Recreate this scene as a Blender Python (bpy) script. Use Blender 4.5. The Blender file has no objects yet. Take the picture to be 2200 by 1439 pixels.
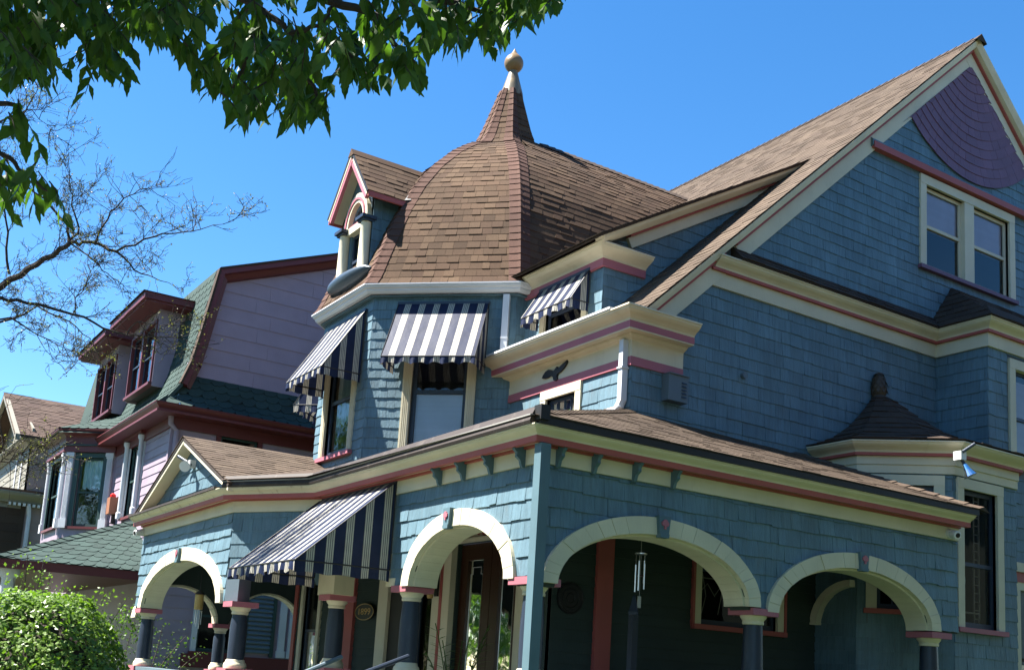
import bpy, bmesh, math, random
from mathutils import Vector, Matrix
random.seed(7)
V3 = Vector

# ------------------------------------------------------------------ camera, sky, sun, exposure
S = bpy.context.scene
COL = S.collection
F_PX, CXP, CYP = 2348.0, 1100.0, 1048.8          # focal length and principal point in photograph pixels
PITCH, ROLL, YAW = 0.16732792, 0.06225648, -0.56837204
EYE = V3((0.0, 0.0, 1.6))
def cam_axes():
    cz, sz = math.cos(YAW), math.sin(YAW)
    f = V3((0, math.cos(PITCH), math.sin(PITCH))); r = V3((1, 0, 0)); u = r.cross(f)
    r2 = math.cos(ROLL)*r + math.sin(ROLL)*u; u2 = -math.sin(ROLL)*r + math.cos(ROLL)*u
    Rz = Matrix.Rotation(YAW, 3, 'Z')
    return Rz @ r2, Rz @ u2, Rz @ f
AX, AY, AZ = cam_axes()
cd = bpy.data.cameras.new('camera')
cam = bpy.data.objects.new('camera', cd); COL.objects.link(cam); S.camera = cam
M = Matrix((AX, AY, -AZ)).transposed().to_4x4(); M.translation = EYE
cam.matrix_world = M
cd.sensor_fit = 'HORIZONTAL'; cd.sensor_width = 36.0; cd.lens = 36.0*F_PX/2200.0
cd.shift_x = (1100.0-CXP)/2200.0; cd.shift_y = (CYP-719.5)/2200.0
cd.clip_start = 0.05; cd.clip_end = 2000.0
def proj(p):
    q = V3(p)-EYE; d = q.dot(AZ)
    return (CXP+F_PX*q.dot(AX)/d, CYP-F_PX*q.dot(AY)/d, d)
def at(px, py, dep):                      # a point in the place, `dep` metres ahead
    return EYE + dep*(AZ + AX*((px-CXP)/F_PX) - AY*((py-CYP)/F_PX))

SUN = V3((-1.10, 0.68, 2.0)).normalized()
W = bpy.data.worlds.new('World'); S.world = W; W.use_nodes = True
nt = W.node_tree; bg = nt.nodes['Background']
sky = nt.nodes.new('ShaderNodeTexSky'); sky.sky_type = 'NISHITA'; sky.sun_disc = False
sky.sun_elevation = math.asin(SUN.z); sky.sun_rotation = math.atan2(SUN.x, SUN.y)
sky.altitude = 200.0; sky.air_density = 1.0; sky.dust_density = 0.25; sky.ozone_density = 2.6
hs = nt.nodes.new('ShaderNodeHueSaturation'); hs.inputs['Saturation'].default_value = 1.31; hs.inputs['Value'].default_value = 1.12
nt.links.new(sky.outputs['Color'], hs.inputs['Color']); nt.links.new(hs.outputs['Color'], bg.inputs['Color']); bg.inputs['Strength'].default_value = 0.050
sl = bpy.data.lights.new('sun', 'SUN'); sl.energy = 5.0; sl.angle = math.radians(0.53); sl.color = (1.0, 0.955, 0.88)
so = bpy.data.objects.new('sun', sl); COL.objects.link(so); so.rotation_euler = SUN.to_track_quat('Z', 'Y').to_euler()
S.view_settings.view_transform = 'Standard'; S.view_settings.look = 'None'
S.view_settings.exposure = 2.26; S.view_settings.gamma = 1.0
try: S.view_settings.use_curve_mapping = False
except Exception: pass

# ------------------------------------------------------------------ materials
MATS = {}
def paint(name, c, rough=.55, var=.10, isl=.10, scale=2.5, bump=.15, grain=60, dirt=None, dirtamt=.35, spec=.35, streak=0):
    m = bpy.data.materials.new(name); m.use_nodes = True; n = m.node_tree.nodes; l = m.node_tree.links
    b = n['Principled BSDF']; b.inputs['Roughness'].default_value = rough
    b.inputs['Specular IOR Level'].default_value = spec
    geo = n.new('ShaderNodeNewGeometry'); oi = n.new('ShaderNodeObjectInfo')
    add = n.new('ShaderNodeMath'); add.operation = 'ADD'; l.new(geo.outputs['Random Per Island'], add.inputs[0]); l.new(oi.outputs['Random'], add.inputs[1])
    fr = n.new('ShaderNodeMath'); fr.operation = 'FRACT'; l.new(add.outputs[0], fr.inputs[0])
    ns = n.new('ShaderNodeTexNoise'); ns.inputs['Scale'].default_value = scale; ns.inputs['Detail'].default_value = 5
    l.new(geo.outputs['Position'], ns.inputs['Vector'])
    mr = n.new('ShaderNodeMapRange'); mr.inputs['From Min'].default_value = .25; mr.inputs['From Max'].default_value = .75
    mr.inputs['To Min'].default_value = 1-var; mr.inputs['To Max'].default_value = 1+var; l.new(ns.outputs['Fac'], mr.inputs['Value'])
    m2 = n.new('ShaderNodeMapRange'); m2.inputs['To Min'].default_value = 1-isl; m2.inputs['To Max'].default_value = 1+isl; l.new(fr.outputs[0], m2.inputs['Value'])
    mu = n.new('ShaderNodeMath'); mu.operation = 'MULTIPLY'; l.new(mr.outputs[0], mu.inputs[0]); l.new(m2.outputs[0], mu.inputs[1])
    vm = n.new('ShaderNodeVectorMath'); vm.operation = 'SCALE'; vm.inputs[0].default_value = c; l.new(mu.outputs[0], vm.inputs['Scale'])
    if streak:
        n4 = n.new('ShaderNodeTexNoise'); n4.inputs['Scale'].default_value = 1; n4.inputs['Detail'].default_value = 6
        mp = n.new('ShaderNodeMapping'); mp.inputs['Scale'].default_value = (38, 38, 2.2); l.new(geo.outputs['Position'], mp.inputs['Vector']); l.new(mp.outputs[0], n4.inputs['Vector'])
        m5 = n.new('ShaderNodeMapRange'); m5.inputs['From Min'].default_value = .3; m5.inputs['From Max'].default_value = .7; m5.inputs['To Min'].default_value = 1-streak; m5.inputs['To Max'].default_value = 1+streak; l.new(n4.outputs['Fac'], m5.inputs['Value'])
        m6 = n.new('ShaderNodeMath'); m6.operation = 'MULTIPLY'; l.new(mu.outputs[0], m6.inputs[0]); l.new(m5.outputs[0], m6.inputs[1]); l.new(m6.outputs[0], vm.inputs['Scale'])
    out = vm.outputs[0]
    if dirt:
        n2 = n.new('ShaderNodeTexNoise'); n2.inputs['Scale'].default_value = 9; n2.inputs['Detail'].default_value = 8; n2.inputs['Roughness'].default_value = .7
        mp = n.new('ShaderNodeMapping'); mp.inputs['Scale'].default_value = (1, 1, .35); l.new(geo.outputs['Position'], mp.inputs['Vector']); l.new(mp.outputs[0], n2.inputs['Vector'])
        cr = n.new('ShaderNodeMapRange'); cr.inputs['From Min'].default_value = .55; cr.inputs['From Max'].default_value = .72
        cr.inputs['To Min'].default_value = 0; cr.inputs['To Max'].default_value = dirtamt; l.new(n2.outputs['Fac'], cr.inputs['Value'])
        mx = n.new('ShaderNodeMix'); mx.data_type = 'RGBA'; l.new(cr.outputs[0], mx.inputs['Factor']); l.new(out, mx.inputs['A']); mx.inputs['B'].default_value = (*dirt, 1)
        out = mx.outputs['Result']
    l.new(out, b.inputs['Base Color'])
    if bump:
        n3 = n.new('ShaderNodeTexNoise'); n3.inputs['Scale'].default_value = grain; n3.inputs['Detail'].default_value = 4
        mp = n.new('ShaderNodeMapping'); mp.inputs['Scale'].default_value = (1, 1, .18); l.new(geo.outputs['Position'], mp.inputs['Vector']); l.new(mp.outputs[0], n3.inputs['Vector'])
        bp = n.new('ShaderNodeBump'); bp.inputs['Strength'].default_value = bump; bp.inputs['Distance'].default_value = .01
        l.new(n3.outputs['Fac'], bp.inputs['Height']); l.new(bp.outputs[0], b.inputs['Normal'])
    MATS[name] = m; return m
def roofmat(name, cols, bump=.5):
    m = bpy.data.materials.new(name); m.use_nodes = True; n = m.node_tree.nodes; l = m.node_tree.links
    b = n['Principled BSDF']; b.inputs['Roughness'].default_value = .9; b.inputs['Specular IOR Level'].default_value = .2
    geo = n.new('ShaderNodeNewGeometry'); oi = n.new('ShaderNodeObjectInfo')
    add = n.new('ShaderNodeMath'); add.operation = 'ADD'; l.new(geo.outputs['Random Per Island'], add.inputs[0]); l.new(oi.outputs['Random'], add.inputs[1])
    fr = n.new('ShaderNodeMath'); fr.operation = 'FRACT'; l.new(add.outputs[0], fr.inputs[0])
    cr = n.new('ShaderNodeValToRGB'); e = cr.color_ramp.elements
    e[0].color = (*cols[0], 1); e[1].color = (*cols[-1], 1)
    for i, c in enumerate(cols[1:-1]):
        q = e.new((i+1)/(len(cols)-1)); q.color = (*c, 1)
    l.new(fr.outputs[0], cr.inputs['Fac'])
    ns = n.new('ShaderNodeTexNoise'); ns.inputs['Scale'].default_value = 160; ns.inputs['Detail'].default_value = 3; l.new(geo.outputs['Position'], ns.inputs['Vector'])
    n2 = n.new('ShaderNodeTexNoise'); n2.inputs['Scale'].default_value = 1.3; n2.inputs['Detail'].default_value = 5; l.new(geo.outputs['Position'], n2.inputs['Vector'])
    a = n.new('ShaderNodeMapRange'); a.inputs['From Min'].default_value = .3; a.inputs['From Max'].default_value = .7; a.inputs['To Min'].default_value = .6; a.inputs['To Max'].default_value = 1.4; l.new(ns.outputs['Fac'], a.inputs['Value'])
    a2 = n.new('ShaderNodeMapRange'); a2.inputs['From Min'].default_value = .3; a2.inputs['From Max'].default_value = .7; a2.inputs['To Min'].default_value = .85; a2.inputs['To Max'].default_value = 1.15; l.new(n2.outputs['Fac'], a2.inputs['Value'])
    mu = n.new('ShaderNodeMath'); mu.operation = 'MULTIPLY'; l.new(a.outputs[0], mu.inputs[0]); l.new(a2.outputs[0], mu.inputs[1])
    vm = n.new('ShaderNodeVectorMath'); vm.operation = 'SCALE'; l.new(cr.outputs['Color'], vm.inputs[0]); l.new(mu.outputs[0], vm.inputs['Scale'])
    l.new(vm.outputs[0], b.inputs['Base Color'])
    bp = n.new('ShaderNodeBump'); bp.inputs['Strength'].default_value = bump; bp.inputs['Distance'].default_value = .004; l.new(ns.outputs['Fac'], bp.inputs['Height']); l.new(bp.outputs[0], b.inputs['Normal'])
    MATS[name] = m; return m
def plain(name, c, rough=.5, metal=0, emit=None):
    m = bpy.data.materials.new(name); m.use_nodes = True; b = m.node_tree.nodes['Principled BSDF']
    b.inputs['Base Color'].default_value = (*c, 1); b.inputs['Roughness'].default_value = rough; b.inputs['Metallic'].default_value = metal
    MATS[name] = m; return m
def glassmat(name, tint=(.8, .85, .9), refl=1.0):
    m = bpy.data.materials.new(name); m.use_nodes = True; n = m.node_tree.nodes; l = m.node_tree.links
    o = n['Material Output']; n.remove(n['Principled BSDF'])
    t = n.new('ShaderNodeBsdfTransparent'); t.inputs['Color'].default_value = (*tint, 1)
    g = n.new('ShaderNodeBsdfGlossy'); g.inputs['Roughness'].default_value = .03; g.inputs['Color'].default_value = (refl, refl, refl, 1)
    f = n.new('ShaderNodeFresnel'); f.inputs['IOR'].default_value = 1.52
    geo = n.new('ShaderNodeNewGeometry'); ns = n.new('ShaderNodeTexNoise'); ns.inputs['Scale'].default_value = 3; l.new(geo.outputs['Position'], ns.inputs['Vector'])
    bp = n.new('ShaderNodeBump'); bp.inputs['Strength'].default_value = .05; bp.inputs['Distance'].default_value = .05; l.new(ns.outputs['Fac'], bp.inputs['Height']); l.new(bp.outputs[0], g.inputs['Normal'])
    mx = n.new('ShaderNodeMixShader'); l.new(f.outputs[0], mx.inputs[0]); l.new(t.outputs[0], mx.inputs[1]); l.new(g.outputs[0], mx.inputs[2]); l.new(mx.outputs[0], o.inputs['Surface'])
    MATS[name] = m; return m
def leafmat(name, c1, c2, trans=.45, rough=.45):
    m = bpy.data.materials.new(name); m.use_nodes = True; n = m.node_tree.nodes; l = m.node_tree.links
    b = n['Principled BSDF']; o = n['Material Output']; b.inputs['Roughness'].default_value = rough; b.inputs['Specular IOR Level'].default_value = .2
    geo = n.new('ShaderNodeNewGeometry'); oi = n.new('ShaderNodeObjectInfo')
    add = n.new('ShaderNodeMath'); add.operation = 'ADD'; l.new(geo.outputs['Random Per Island'], add.inputs[0]); l.new(oi.outputs['Random'], add.inputs[1])
    fr = n.new('ShaderNodeMath'); fr.operation = 'FRACT'; l.new(add.outputs[0], fr.inputs[0])
    mx = n.new('ShaderNodeMix'); mx.data_type = 'RGBA'; mx.inputs['A'].default_value = (*c1, 1); mx.inputs['B'].default_value = (*c2, 1); l.new(fr.outputs[0], mx.inputs['Factor'])
    l.new(mx.outputs['Result'], b.inputs['Base Color'])
    t = n.new('ShaderNodeBsdfTranslucent'); vm = n.new('ShaderNodeVectorMath'); vm.operation = 'MULTIPLY'; vm.inputs[1].default_value = (1.7, 2.1, .5)
    l.new(mx.outputs['Result'], vm.inputs[0]); l.new(vm.outputs[0], t.inputs['Color'])
    ms = n.new('ShaderNodeMixShader'); ms.inputs[0].default_value = trans; l.new(b.outputs[0], ms.inputs[1]); l.new(t.outputs[0], ms.inputs[2]); l.new(ms.outputs[0], o.inputs['Surface'])
    MATS[name] = m; return m
def awningmat(name, period, rough=.5):
    """striped canvas: UV.x is metres across the cloth"""
    m = bpy.data.materials.new(name); m.use_nodes = True; n = m.node_tree.nodes; l = m.node_tree.links
    b = n['Principled BSDF']; o = n['Material Output']; b.inputs['Roughness'].default_value = rough; b.inputs['Specular IOR Level'].default_value = .12
    uv = n.new('ShaderNodeUVMap'); sx = n.new('ShaderNodeSeparateXYZ'); l.new(uv.outputs[0], sx.inputs[0])
    dv = n.new('ShaderNodeMath'); dv.operation = 'DIVIDE'; dv.inputs[1].default_value = period; l.new(sx.outputs['X'], dv.inputs[0])
    fr = n.new('ShaderNodeMath'); fr.operation = 'FRACT'; l.new(dv.outputs[0], fr.inputs[0])
    cr = n.new('ShaderNodeValToRGB'); cr.color_ramp.interpolation = 'CONSTANT'; e = cr.color_ramp.elements
    navy, cream, dk = (.014, .021, .052, 1), (.40, .38, .32, 1), (.05, .05, .06, 1)
    e[0].position = 0; e[0].color = navy; e[1].position = .50; e[1].color = cream
    for p, c in ((.575, dk), (.61, cream), (.685, dk), (.72, cream), (.795, dk), (.83, cream), (.91, dk), (.945, navy)):
        q = e.new(p); q.color = c
    l.new(fr.outputs[0], cr.inputs['Fac'])
    geo = n.new('ShaderNodeNewGeometry'); ns = n.new('ShaderNodeTexNoise'); ns.inputs['Scale'].default_value = 7; ns.inputs['Detail'].default_value = 6; l.new(geo.outputs['Position'], ns.inputs['Vector'])
    a = n.new('ShaderNodeMapRange'); a.inputs['From Min'].default_value = .3; a.inputs['From Max'].default_value = .7; a.inputs['To Min'].default_value = .82; a.inputs['To Max'].default_value = 1.08; l.new(ns.outputs['Fac'], a.inputs['Value'])
    vm = n.new('ShaderNodeVectorMath'); vm.operation = 'SCALE'; l.new(cr.outputs['Color'], vm.inputs[0]); l.new(a.outputs[0], vm.inputs['Scale']); l.new(vm.outputs[0], b.inputs['Base Color'])
    bp = n.new('ShaderNodeBump'); bp.inputs['Strength'].default_value = .2; bp.inputs['Distance'].default_value = .02; l.new(ns.outputs['Fac'], bp.inputs['Height']); l.new(bp.outputs[0], b.inputs['Normal'])
    t = n.new('ShaderNodeBsdfTranslucent'); l.new(vm.outputs[0], t.inputs['Color'])
    ms = n.new('ShaderNodeMixShader'); ms.inputs[0].default_value = .12; l.new(b.outputs[0], ms.inputs[1]); l.new(t.outputs[0], ms.inputs[2]); l.new(ms.outputs[0], o.inputs['Surface'])
    MATS[name] = m; return m

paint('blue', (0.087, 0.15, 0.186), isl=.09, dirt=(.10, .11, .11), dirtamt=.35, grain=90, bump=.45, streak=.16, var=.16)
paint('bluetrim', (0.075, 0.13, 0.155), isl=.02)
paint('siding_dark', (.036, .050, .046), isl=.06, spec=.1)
paint('purple', (0.135, 0.068, 0.112), isl=.08, bump=.3)
paint('cream', (0.55, 0.5, 0.365), isl=.03, dirt=(.34, .27, .16), dirtamt=.25)
paint('creampeel', (0.55, 0.5, 0.365), isl=.03, dirt=(.22, .13, .08), dirtamt=.95)
paint('ivory', (0.52, 0.475, 0.345), isl=.03, dirt=(.36, .32, .24), dirtamt=.25)
paint('red', (0.312, 0.074, 0.066), isl=.04, dirt=(.2, .06, .05), dirtamt=.3)
paint('rose', (0.328, 0.105, 0.133), isl=.04, dirt=(.24, .09, .1), dirtamt=.3)  # red trim paint with the front's pinkish light put in; also pink parts
paint('navy', (0.018, 0.027, 0.045), isl=.02, rough=.42, dirt=(.12, .14, .17), dirtamt=.2)
paint('sash', (0.023, 0.035, 0.058), isl=.02, rough=.4)
paint('white', (0.624, 0.624, 0.616), isl=.02, rough=.35)
paint('gutterwhite', (0.5, 0.52, 0.55), isl=.01, rough=.3, bump=0)
paint('brownmetal', (0.042, 0.033, 0.029), isl=.02, rough=.6, spec=.2, dirt=(.22, .19, .16), dirtamt=.3, bump=.05)
paint('blackmetal', (0.017, 0.016, 0.016), isl=.02, rough=.5)
paint('flash', (0.26, 0.25, 0.23), isl=.02, rough=.4)
paint('wood', (0.035, 0.013, 0.006), isl=.05, rough=.35)
paint('grey', (0.095, 0.13, 0.155), isl=.02)
paint('sheath', (0.078, 0.094, 0.101), isl=0)
paint('interior', (0.016, 0.014, 0.013), isl=0, bump=0)
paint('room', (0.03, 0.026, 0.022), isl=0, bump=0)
paint('blind', (0.66, 0.7, 0.78), isl=.03, bump=0)
paint('lace', (0.328, 0.468, 0.452), isl=.03, bump=0)
paint('concrete', (0.328, 0.312, 0.289), isl=.04, rough=.9)
paint('gold', (0.429, 0.281, 0.094), isl=.0, rough=.35)
paint('zinc', (0.13, 0.105, 0.07), isl=.0, rough=.42, dirt=(.36, .25, .12), dirtamt=.6)
paint('lavender', (0.262, 0.208, 0.258), isl=.035, dirt=(.22, .18, .22), dirtamt=.2)
paint('maroon', (0.105, 0.023, 0.025), isl=.03, rough=.45)
paint('nwhite', (0.5, 0.51, 0.54), isl=.02)
paint('ngreen', (0.023, 0.051, 0.048), isl=.02)
paint('peach', (0.27, 0.2, 0.18), isl=.05, dirt=(.3, .2, .17), dirtamt=.4)
paint('buff', (0.2, 0.185, 0.145), isl=.05, dirt=(.3, .26, .2), dirtamt=.4)
paint('bark', (0.066, 0.053, 0.043), isl=.0, rough=.95, bump=.8, grain=40)
paint('barkdark', (0.035, 0.027, 0.022), isl=.0, rough=.95, bump=.6, grain=60)
paint('cone', (.06, .04, .022), isl=.1)
paint('olive', (.05, .058, .046), isl=.05)
paint('brass', (.17, .11, .05), isl=0, rough=.4, dirt=(.16, .14, .11), dirtamt=.6)
paint('terracotta', (0.234, 0.101, 0.055), isl=0)
paint('plaque', (0.009, 0.009, 0.011), isl=0, rough=.4)
paint('grass', (0.027, 0.055, 0.014), isl=0, rough=.95, scale=.8, var=.3)
paint('asphalt', (0.035, 0.035, 0.035), isl=0, rough=.95)
paint('pavement', (0.203, 0.195, 0.172), isl=.05, rough=.95)
paint('beacon', (0.507, 0.016, 0.012), isl=0, rough=.2)
paint('kayak', (0.035, 0.053, 0.074), isl=0, rough=.4)
roofmat('roof', [(0.0461, 0.0263, 0.0142), (0.0624, 0.0368, 0.0205), (0.0557, 0.0308, 0.0176), (0.0786, 0.0480, 0.0272), (0.0661, 0.0374, 0.0211)])
roofmat('rooftan', [(0.0554, 0.0393, 0.0274), (0.0772, 0.0562, 0.0400), (0.0647, 0.0454, 0.0326), (0.0881, 0.0647, 0.0459), (0.0702, 0.0501, 0.0355)])
roofmat('hipcap', [(0.0640, 0.0319, 0.0229), (0.0718, 0.0365, 0.0266), (0.0772, 0.0395, 0.0281)])
roofmat('roofdark', [(0.0418, 0.0288, 0.0221), (0.0570, 0.0396, 0.0289), (0.0494, 0.0333, 0.0247)])
roofmat('fish', [(0.0252, 0.0428, 0.0387), (0.0318, 0.0551, 0.0486), (0.0279, 0.0490, 0.0444)], bump=.3)
roofmat('nroof', [(0.0540, 0.0342, 0.0270), (0.0720, 0.0475, 0.0360), (0.0612, 0.0380, 0.0306)], bump=.3)
plain('chrome', (.85, .87, .9), .12, 1.0); plain('alu', (.62, .62, .62), .35, 1.0); plain('lead', (.12, .115, .10), .5)
plain('stain_a', (.10, .05, .02), .3); plain('stain_b', (.02, .05, .07), .3)
glassmat('glass'); glassmat('glassdark', (.35, .38, .42)); glassmat('screen', (.5, .5, .5), .35)
leafmat('leaf', (.028, .062, .014), (.060, .108, .024), trans=.36)
leafmat('hedgeleaf', (.075, .13, .025), (.14, .21, .05), trans=.3, rough=.35)
leafmat('budleaf', (.11, .10, .055), (.18, .165, .09), trans=.3)
leafmat('treeleaf', (.035, .075, .016), (.07, .12, .03), trans=.3)
leafmat('vineleaf', (.035, .07, .02), (.075, .12, .04), trans=.35)
awningmat('canvas', .2); awningmat('canvaswide', .30); awningmat('canvasporch', .195)

# ------------------------------------------------------------------ mesh helpers
class MB:
    def __init__(s): s.v = []; s.f = []; s.uv = {}
    def add(s, pts, faces, uvs=None):
        o = len(s.v); s.v.extend([tuple(p) for p in pts])
        for f in faces: s.f.append(tuple(i+o for i in f))
        if uvs:
            for i, q in enumerate(uvs): s.uv[o+i] = q
        return s
    def hexa(s, p):       # 8 points: bottom loop 0-3, top loop 4-7
        return s.add(p, [(3, 2, 1, 0), (4, 5, 6, 7), (0, 1, 5, 4), (1, 2, 6, 5), (2, 3, 7, 6), (3, 0, 4, 7)])
    def box(s, a, b):
        x0, y0, z0 = a; x1, y1, z1 = b
        return s.hexa([(x0, y0, z0), (x1, y0, z0), (x1, y1, z0), (x0, y1, z0), (x0, y0, z1), (x1, y0, z1), (x1, y1, z1), (x0, y1, z1)])
    def prism(s, poly, off):   # polygon of 3-D points pushed along `off`
        n = len(poly); off = V3(off); a = [V3(p) for p in poly]; b = [p+off for p in a]
        fs = [tuple(range(n-1, -1, -1)), tuple(range(n, 2*n))]
        fs += [(i, (i+1) % n, (i+1) % n+n, i+n) for i in range(n)]
        return s.add(a+b, fs)
    def beam(s, A, B, offs):   # section `offs` carried from A to B
        A = V3(A); B = V3(B); n = len(offs); o = [V3(q) for q in offs]
        fs = [tuple(range(n-1, -1, -1)), tuple(range(n, 2*n))] + [(i, (i+1) % n, (i+1) % n+n, i+n) for i in range(n)]
        return s.add([A+q for q in o]+[B+q for q in o], fs)
    def tube(s, pts, rad, n=8, cap=True):
        pts = [V3(p) for p in pts]; rads = rad if isinstance(rad, (list, tuple)) else [rad]*len(pts)
        ring = []; base = len(s.v); ref = V3((0.3, 0.2, 1)).normalized()
        for i, p in enumerate(pts):
            t = (pts[min(i+1, len(pts)-1)]-pts[max(i-1, 0)]).normalized()
            a = t.cross(ref)
            if a.length < .05: a = t.cross(V3((1, 0, 0)))
            a.normalize(); b = t.cross(a)
            for k in range(n):
                w = 2*math.pi*k/n; s.v.append(tuple(p+rads[i]*(math.cos(w)*a+math.sin(w)*b)))
        for i in range(len(pts)-1):
            for k in range(n):
                s.f.append((base+i*n+k, base+i*n+(k+1) % n, base+(i+1)*n+(k+1) % n, base+(i+1)*n+k))
        if cap:
            s.f.append(tuple(base+k for k in range(n-1, -1, -1))); s.f.append(tuple(base+(len(pts)-1)*n+k for k in range(n)))
        return s
    def lathe(s, c, prof, n=24):
        base = len(s.v); cx, cy = c
        for r, z in prof:
            for k in range(n):
                w = 2*math.pi*k/n; s.v.append((cx+r*math.cos(w), cy+r*math.sin(w), z))
        m = len(prof)
        for i in range(m-1):
            for k in range(n):
                s.f.append((base+i*n+k, base+i*n+(k+1) % n, base+(i+1)*n+(k+1) % n, base+(i+1)*n+k))
        s.f.append(tuple(base+k for k in range(n-1, -1, -1))); s.f.append(tuple(base+(m-1)*n+k for k in range(n)))
        return s
    def sweep(s, path, prof):   # path of plan points run left to right as seen from outside; prof = closed list of (out, z)
        P = [V3((p[0], p[1], 0)) for p in path]; m = []
        for i in range(len(P)):
            ns = []
            if i > 0: d = (P[i]-P[i-1]).normalized(); ns.append(V3((d.y, -d.x, 0)))
            if i < len(P)-1: d = (P[i+1]-P[i]).normalized(); ns.append(V3((d.y, -d.x, 0)))
            b = ns[0] if len(ns) == 1 else (ns[0]+ns[1]).normalized()
            m.append(b/(b.dot(ns[0])))
        n = len(prof); base = len(s.v)
        for i, p in enumerate(P):
            for d, z in prof: q = p+m[i]*d; s.v.append((q.x, q.y, z))
        for i in range(len(P)-1):
            for k in range(n):
                s.f.append((base+i*n+k, base+i*n+(k+1) % n, base+(i+1)*n+(k+1) % n, base+(i+1)*n+k))
        s.f.append(tuple(base+k for k in range(n-1, -1, -1))); s.f.append(tuple(base+(len(P)-1)*n+k for k in range(n)))
        return s
def obj(name, mb, mat, parent=None, smooth=False, kind=None, label=None, norm=True):
    me = bpy.data.meshes.new(name); me.from_pydata([tuple(v) for v in mb.v], [], mb.f)
    me.materials.append(MATS[mat] if isinstance(mat, str) else mat)
    if mb.uv:
        ul = me.uv_layers.new(name='UVMap')
        for lp in me.loops: ul.data[lp.index].uv = mb.uv.get(lp.vertex_index, (0, 0))
    if norm:
        bm = bmesh.new(); bm.from_mesh(me); bmesh.ops.recalc_face_normals(bm, faces=bm.faces); bm.to_mesh(me); bm.free()
    if smooth:
        for p in me.polygons: p.use_smooth = True
    o = bpy.data.objects.new(name, me); COL.objects.link(o)
    if parent is not None:
        o.parent = parent
        if parent.type == 'EMPTY': o.matrix_parent_inverse = Matrix.Translation(-parent.location)
    if kind: o['kind'] = kind
    if label: o['label'] = label
    return o
def smooth_by_angle(o, ang=40):
    me = o.data
    for p in me.polygons: p.use_smooth = True
    bm = bmesh.new(); bm.from_mesh(me)
    for e in bm.edges:
        if len(e.link_faces) == 2 and e.calc_face_angle(0) > math.radians(ang): e.smooth = False
    bm.to_mesh(me); bm.free(); return o
def tag(o, label, cat, group=None):
    o['label'] = label; o['category'] = cat
    if group: o['group'] = group
    return o
def thing(name, label, cat, loc, group=None):
    o = bpy.data.objects.new(name, None); o.empty_display_size = .2; COL.objects.link(o); o.location = loc
    return tag(o, label, cat, group)
def struct(name, mb, mat, parent=None):
    o = obj(name, mb, mat, parent)
    if parent is None: o['kind'] = 'structure'
    return o

class Fr:
    """wall frame: u runs to the right as seen from outside, n points out"""
    def __init__(s, o, u):
        s.o = V3((o[0], o[1], 0)); s.u = V3((u[0], u[1], 0)).normalized(); s.n = V3((s.u.y, -s.u.x, 0))
    def p(s, u, z, d=0): return s.o+s.u*u+s.n*d+V3((0, 0, z))
def fbox(mb, F, u0, u1, z0, z1, d0, d1):
    return mb.hexa([F.p(u0, z0, d0), F.p(u1, z0, d0), F.p(u1, z0, d1), F.p(u0, z0, d1), F.p(u0, z1, d0), F.p(u1, z1, d0), F.p(u1, z1, d1), F.p(u0, z1, d1)])
def fprism(mb, F, poly, d0, d1): return mb.prism([F.p(u, z, d0) for u, z in poly], F.n*(d1-d0))
def val(f, u): return f(u) if callable(f) else f
def wall(mb, F, u0, u1, zlo, zhi, holes=(), d=0.0, n=1, back=.06):
    us = {u0, u1}
    for h in holes: us.update([max(u0, min(u1, h[0])), max(u0, min(u1, h[1]))])
    for i in range(1, n): us.add(u0+(u1-u0)*i/n)
    us = sorted(us)
    for a, b in zip(us, us[1:]):
        if b-a < 1e-5: continue
        m = (a+b)/2; hs = sorted([h for h in holes if h[0] < m < h[1]], key=lambda h: h[2])
        la, lb = val(zlo, a), val(zlo, b)
        for h in hs+[None]:
            ha, hb = (h[2], h[2]) if h else (val(zhi, a), val(zhi, b))
            if (ha+hb) > (la+lb)+1e-4:
                mb.hexa([F.p(a, la, d), F.p(b, lb, d), F.p(b, lb, d-back), F.p(a, la, d-back), F.p(a, ha, d), F.p(b, hb, d), F.p(b, hb, d-back), F.p(a, ha, d-back)])
            if h: la = lb = h[3]
    return mb

# ------------------------------------------------------------------ shingles: collected first, then split into single pieces and the rest
REC = {}
def rec(key, pts, th, n, ok=True): REC.setdefault(key, []).append(([V3(p) for p in pts], th, V3(n), ok))
def rec_mesh(mb, r):
    pts, th, n, ok = r; k = len(pts); top = [p+n*t for p, t in zip(pts, th)]
    mb.add([p-n*.001 for p in pts]+top, [tuple(range(k, 2*k))]+[(i, (i+1) % k, (i+1) % k+k, i+k) for i in range(k)])
def flush(key, parent, mat, name, rest, limit=300):
    L = REC.get(key, [])
    sc = []
    for i, r in enumerate(L):
        c = sum(r[0], V3())/len(r[0]); x, y, d = proj(c)
        a = 0
        if 0 < x < 2200 and 0 < y < 1439 and r[2].dot(EYE-c) > 0 and r[3] and d > .1:
            q = [proj(p)[:2] for p in r[0]]
            a = abs(sum(q[j][0]*q[(j+1) % len(q)][1]-q[(j+1) % len(q)][0]*q[j][1] for j in range(len(q))))
        sc.append((a, i))
    sc.sort(reverse=True); pick = set(i for a, i in sc[:limit] if a > 90)
    mb = MB(); nrest = 0
    for i, r in enumerate(L):
        if i in pick:
            m = MB(); rec_mesh(m, r); obj(name, m, mat, parent, norm=False)
        else: rec_mesh(mb, r); nrest += 1
    if nrest: obj(rest, mb, mat, parent, kind='stuff', norm=False)
    print(key, len(L), 'single', len(pick))
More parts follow.
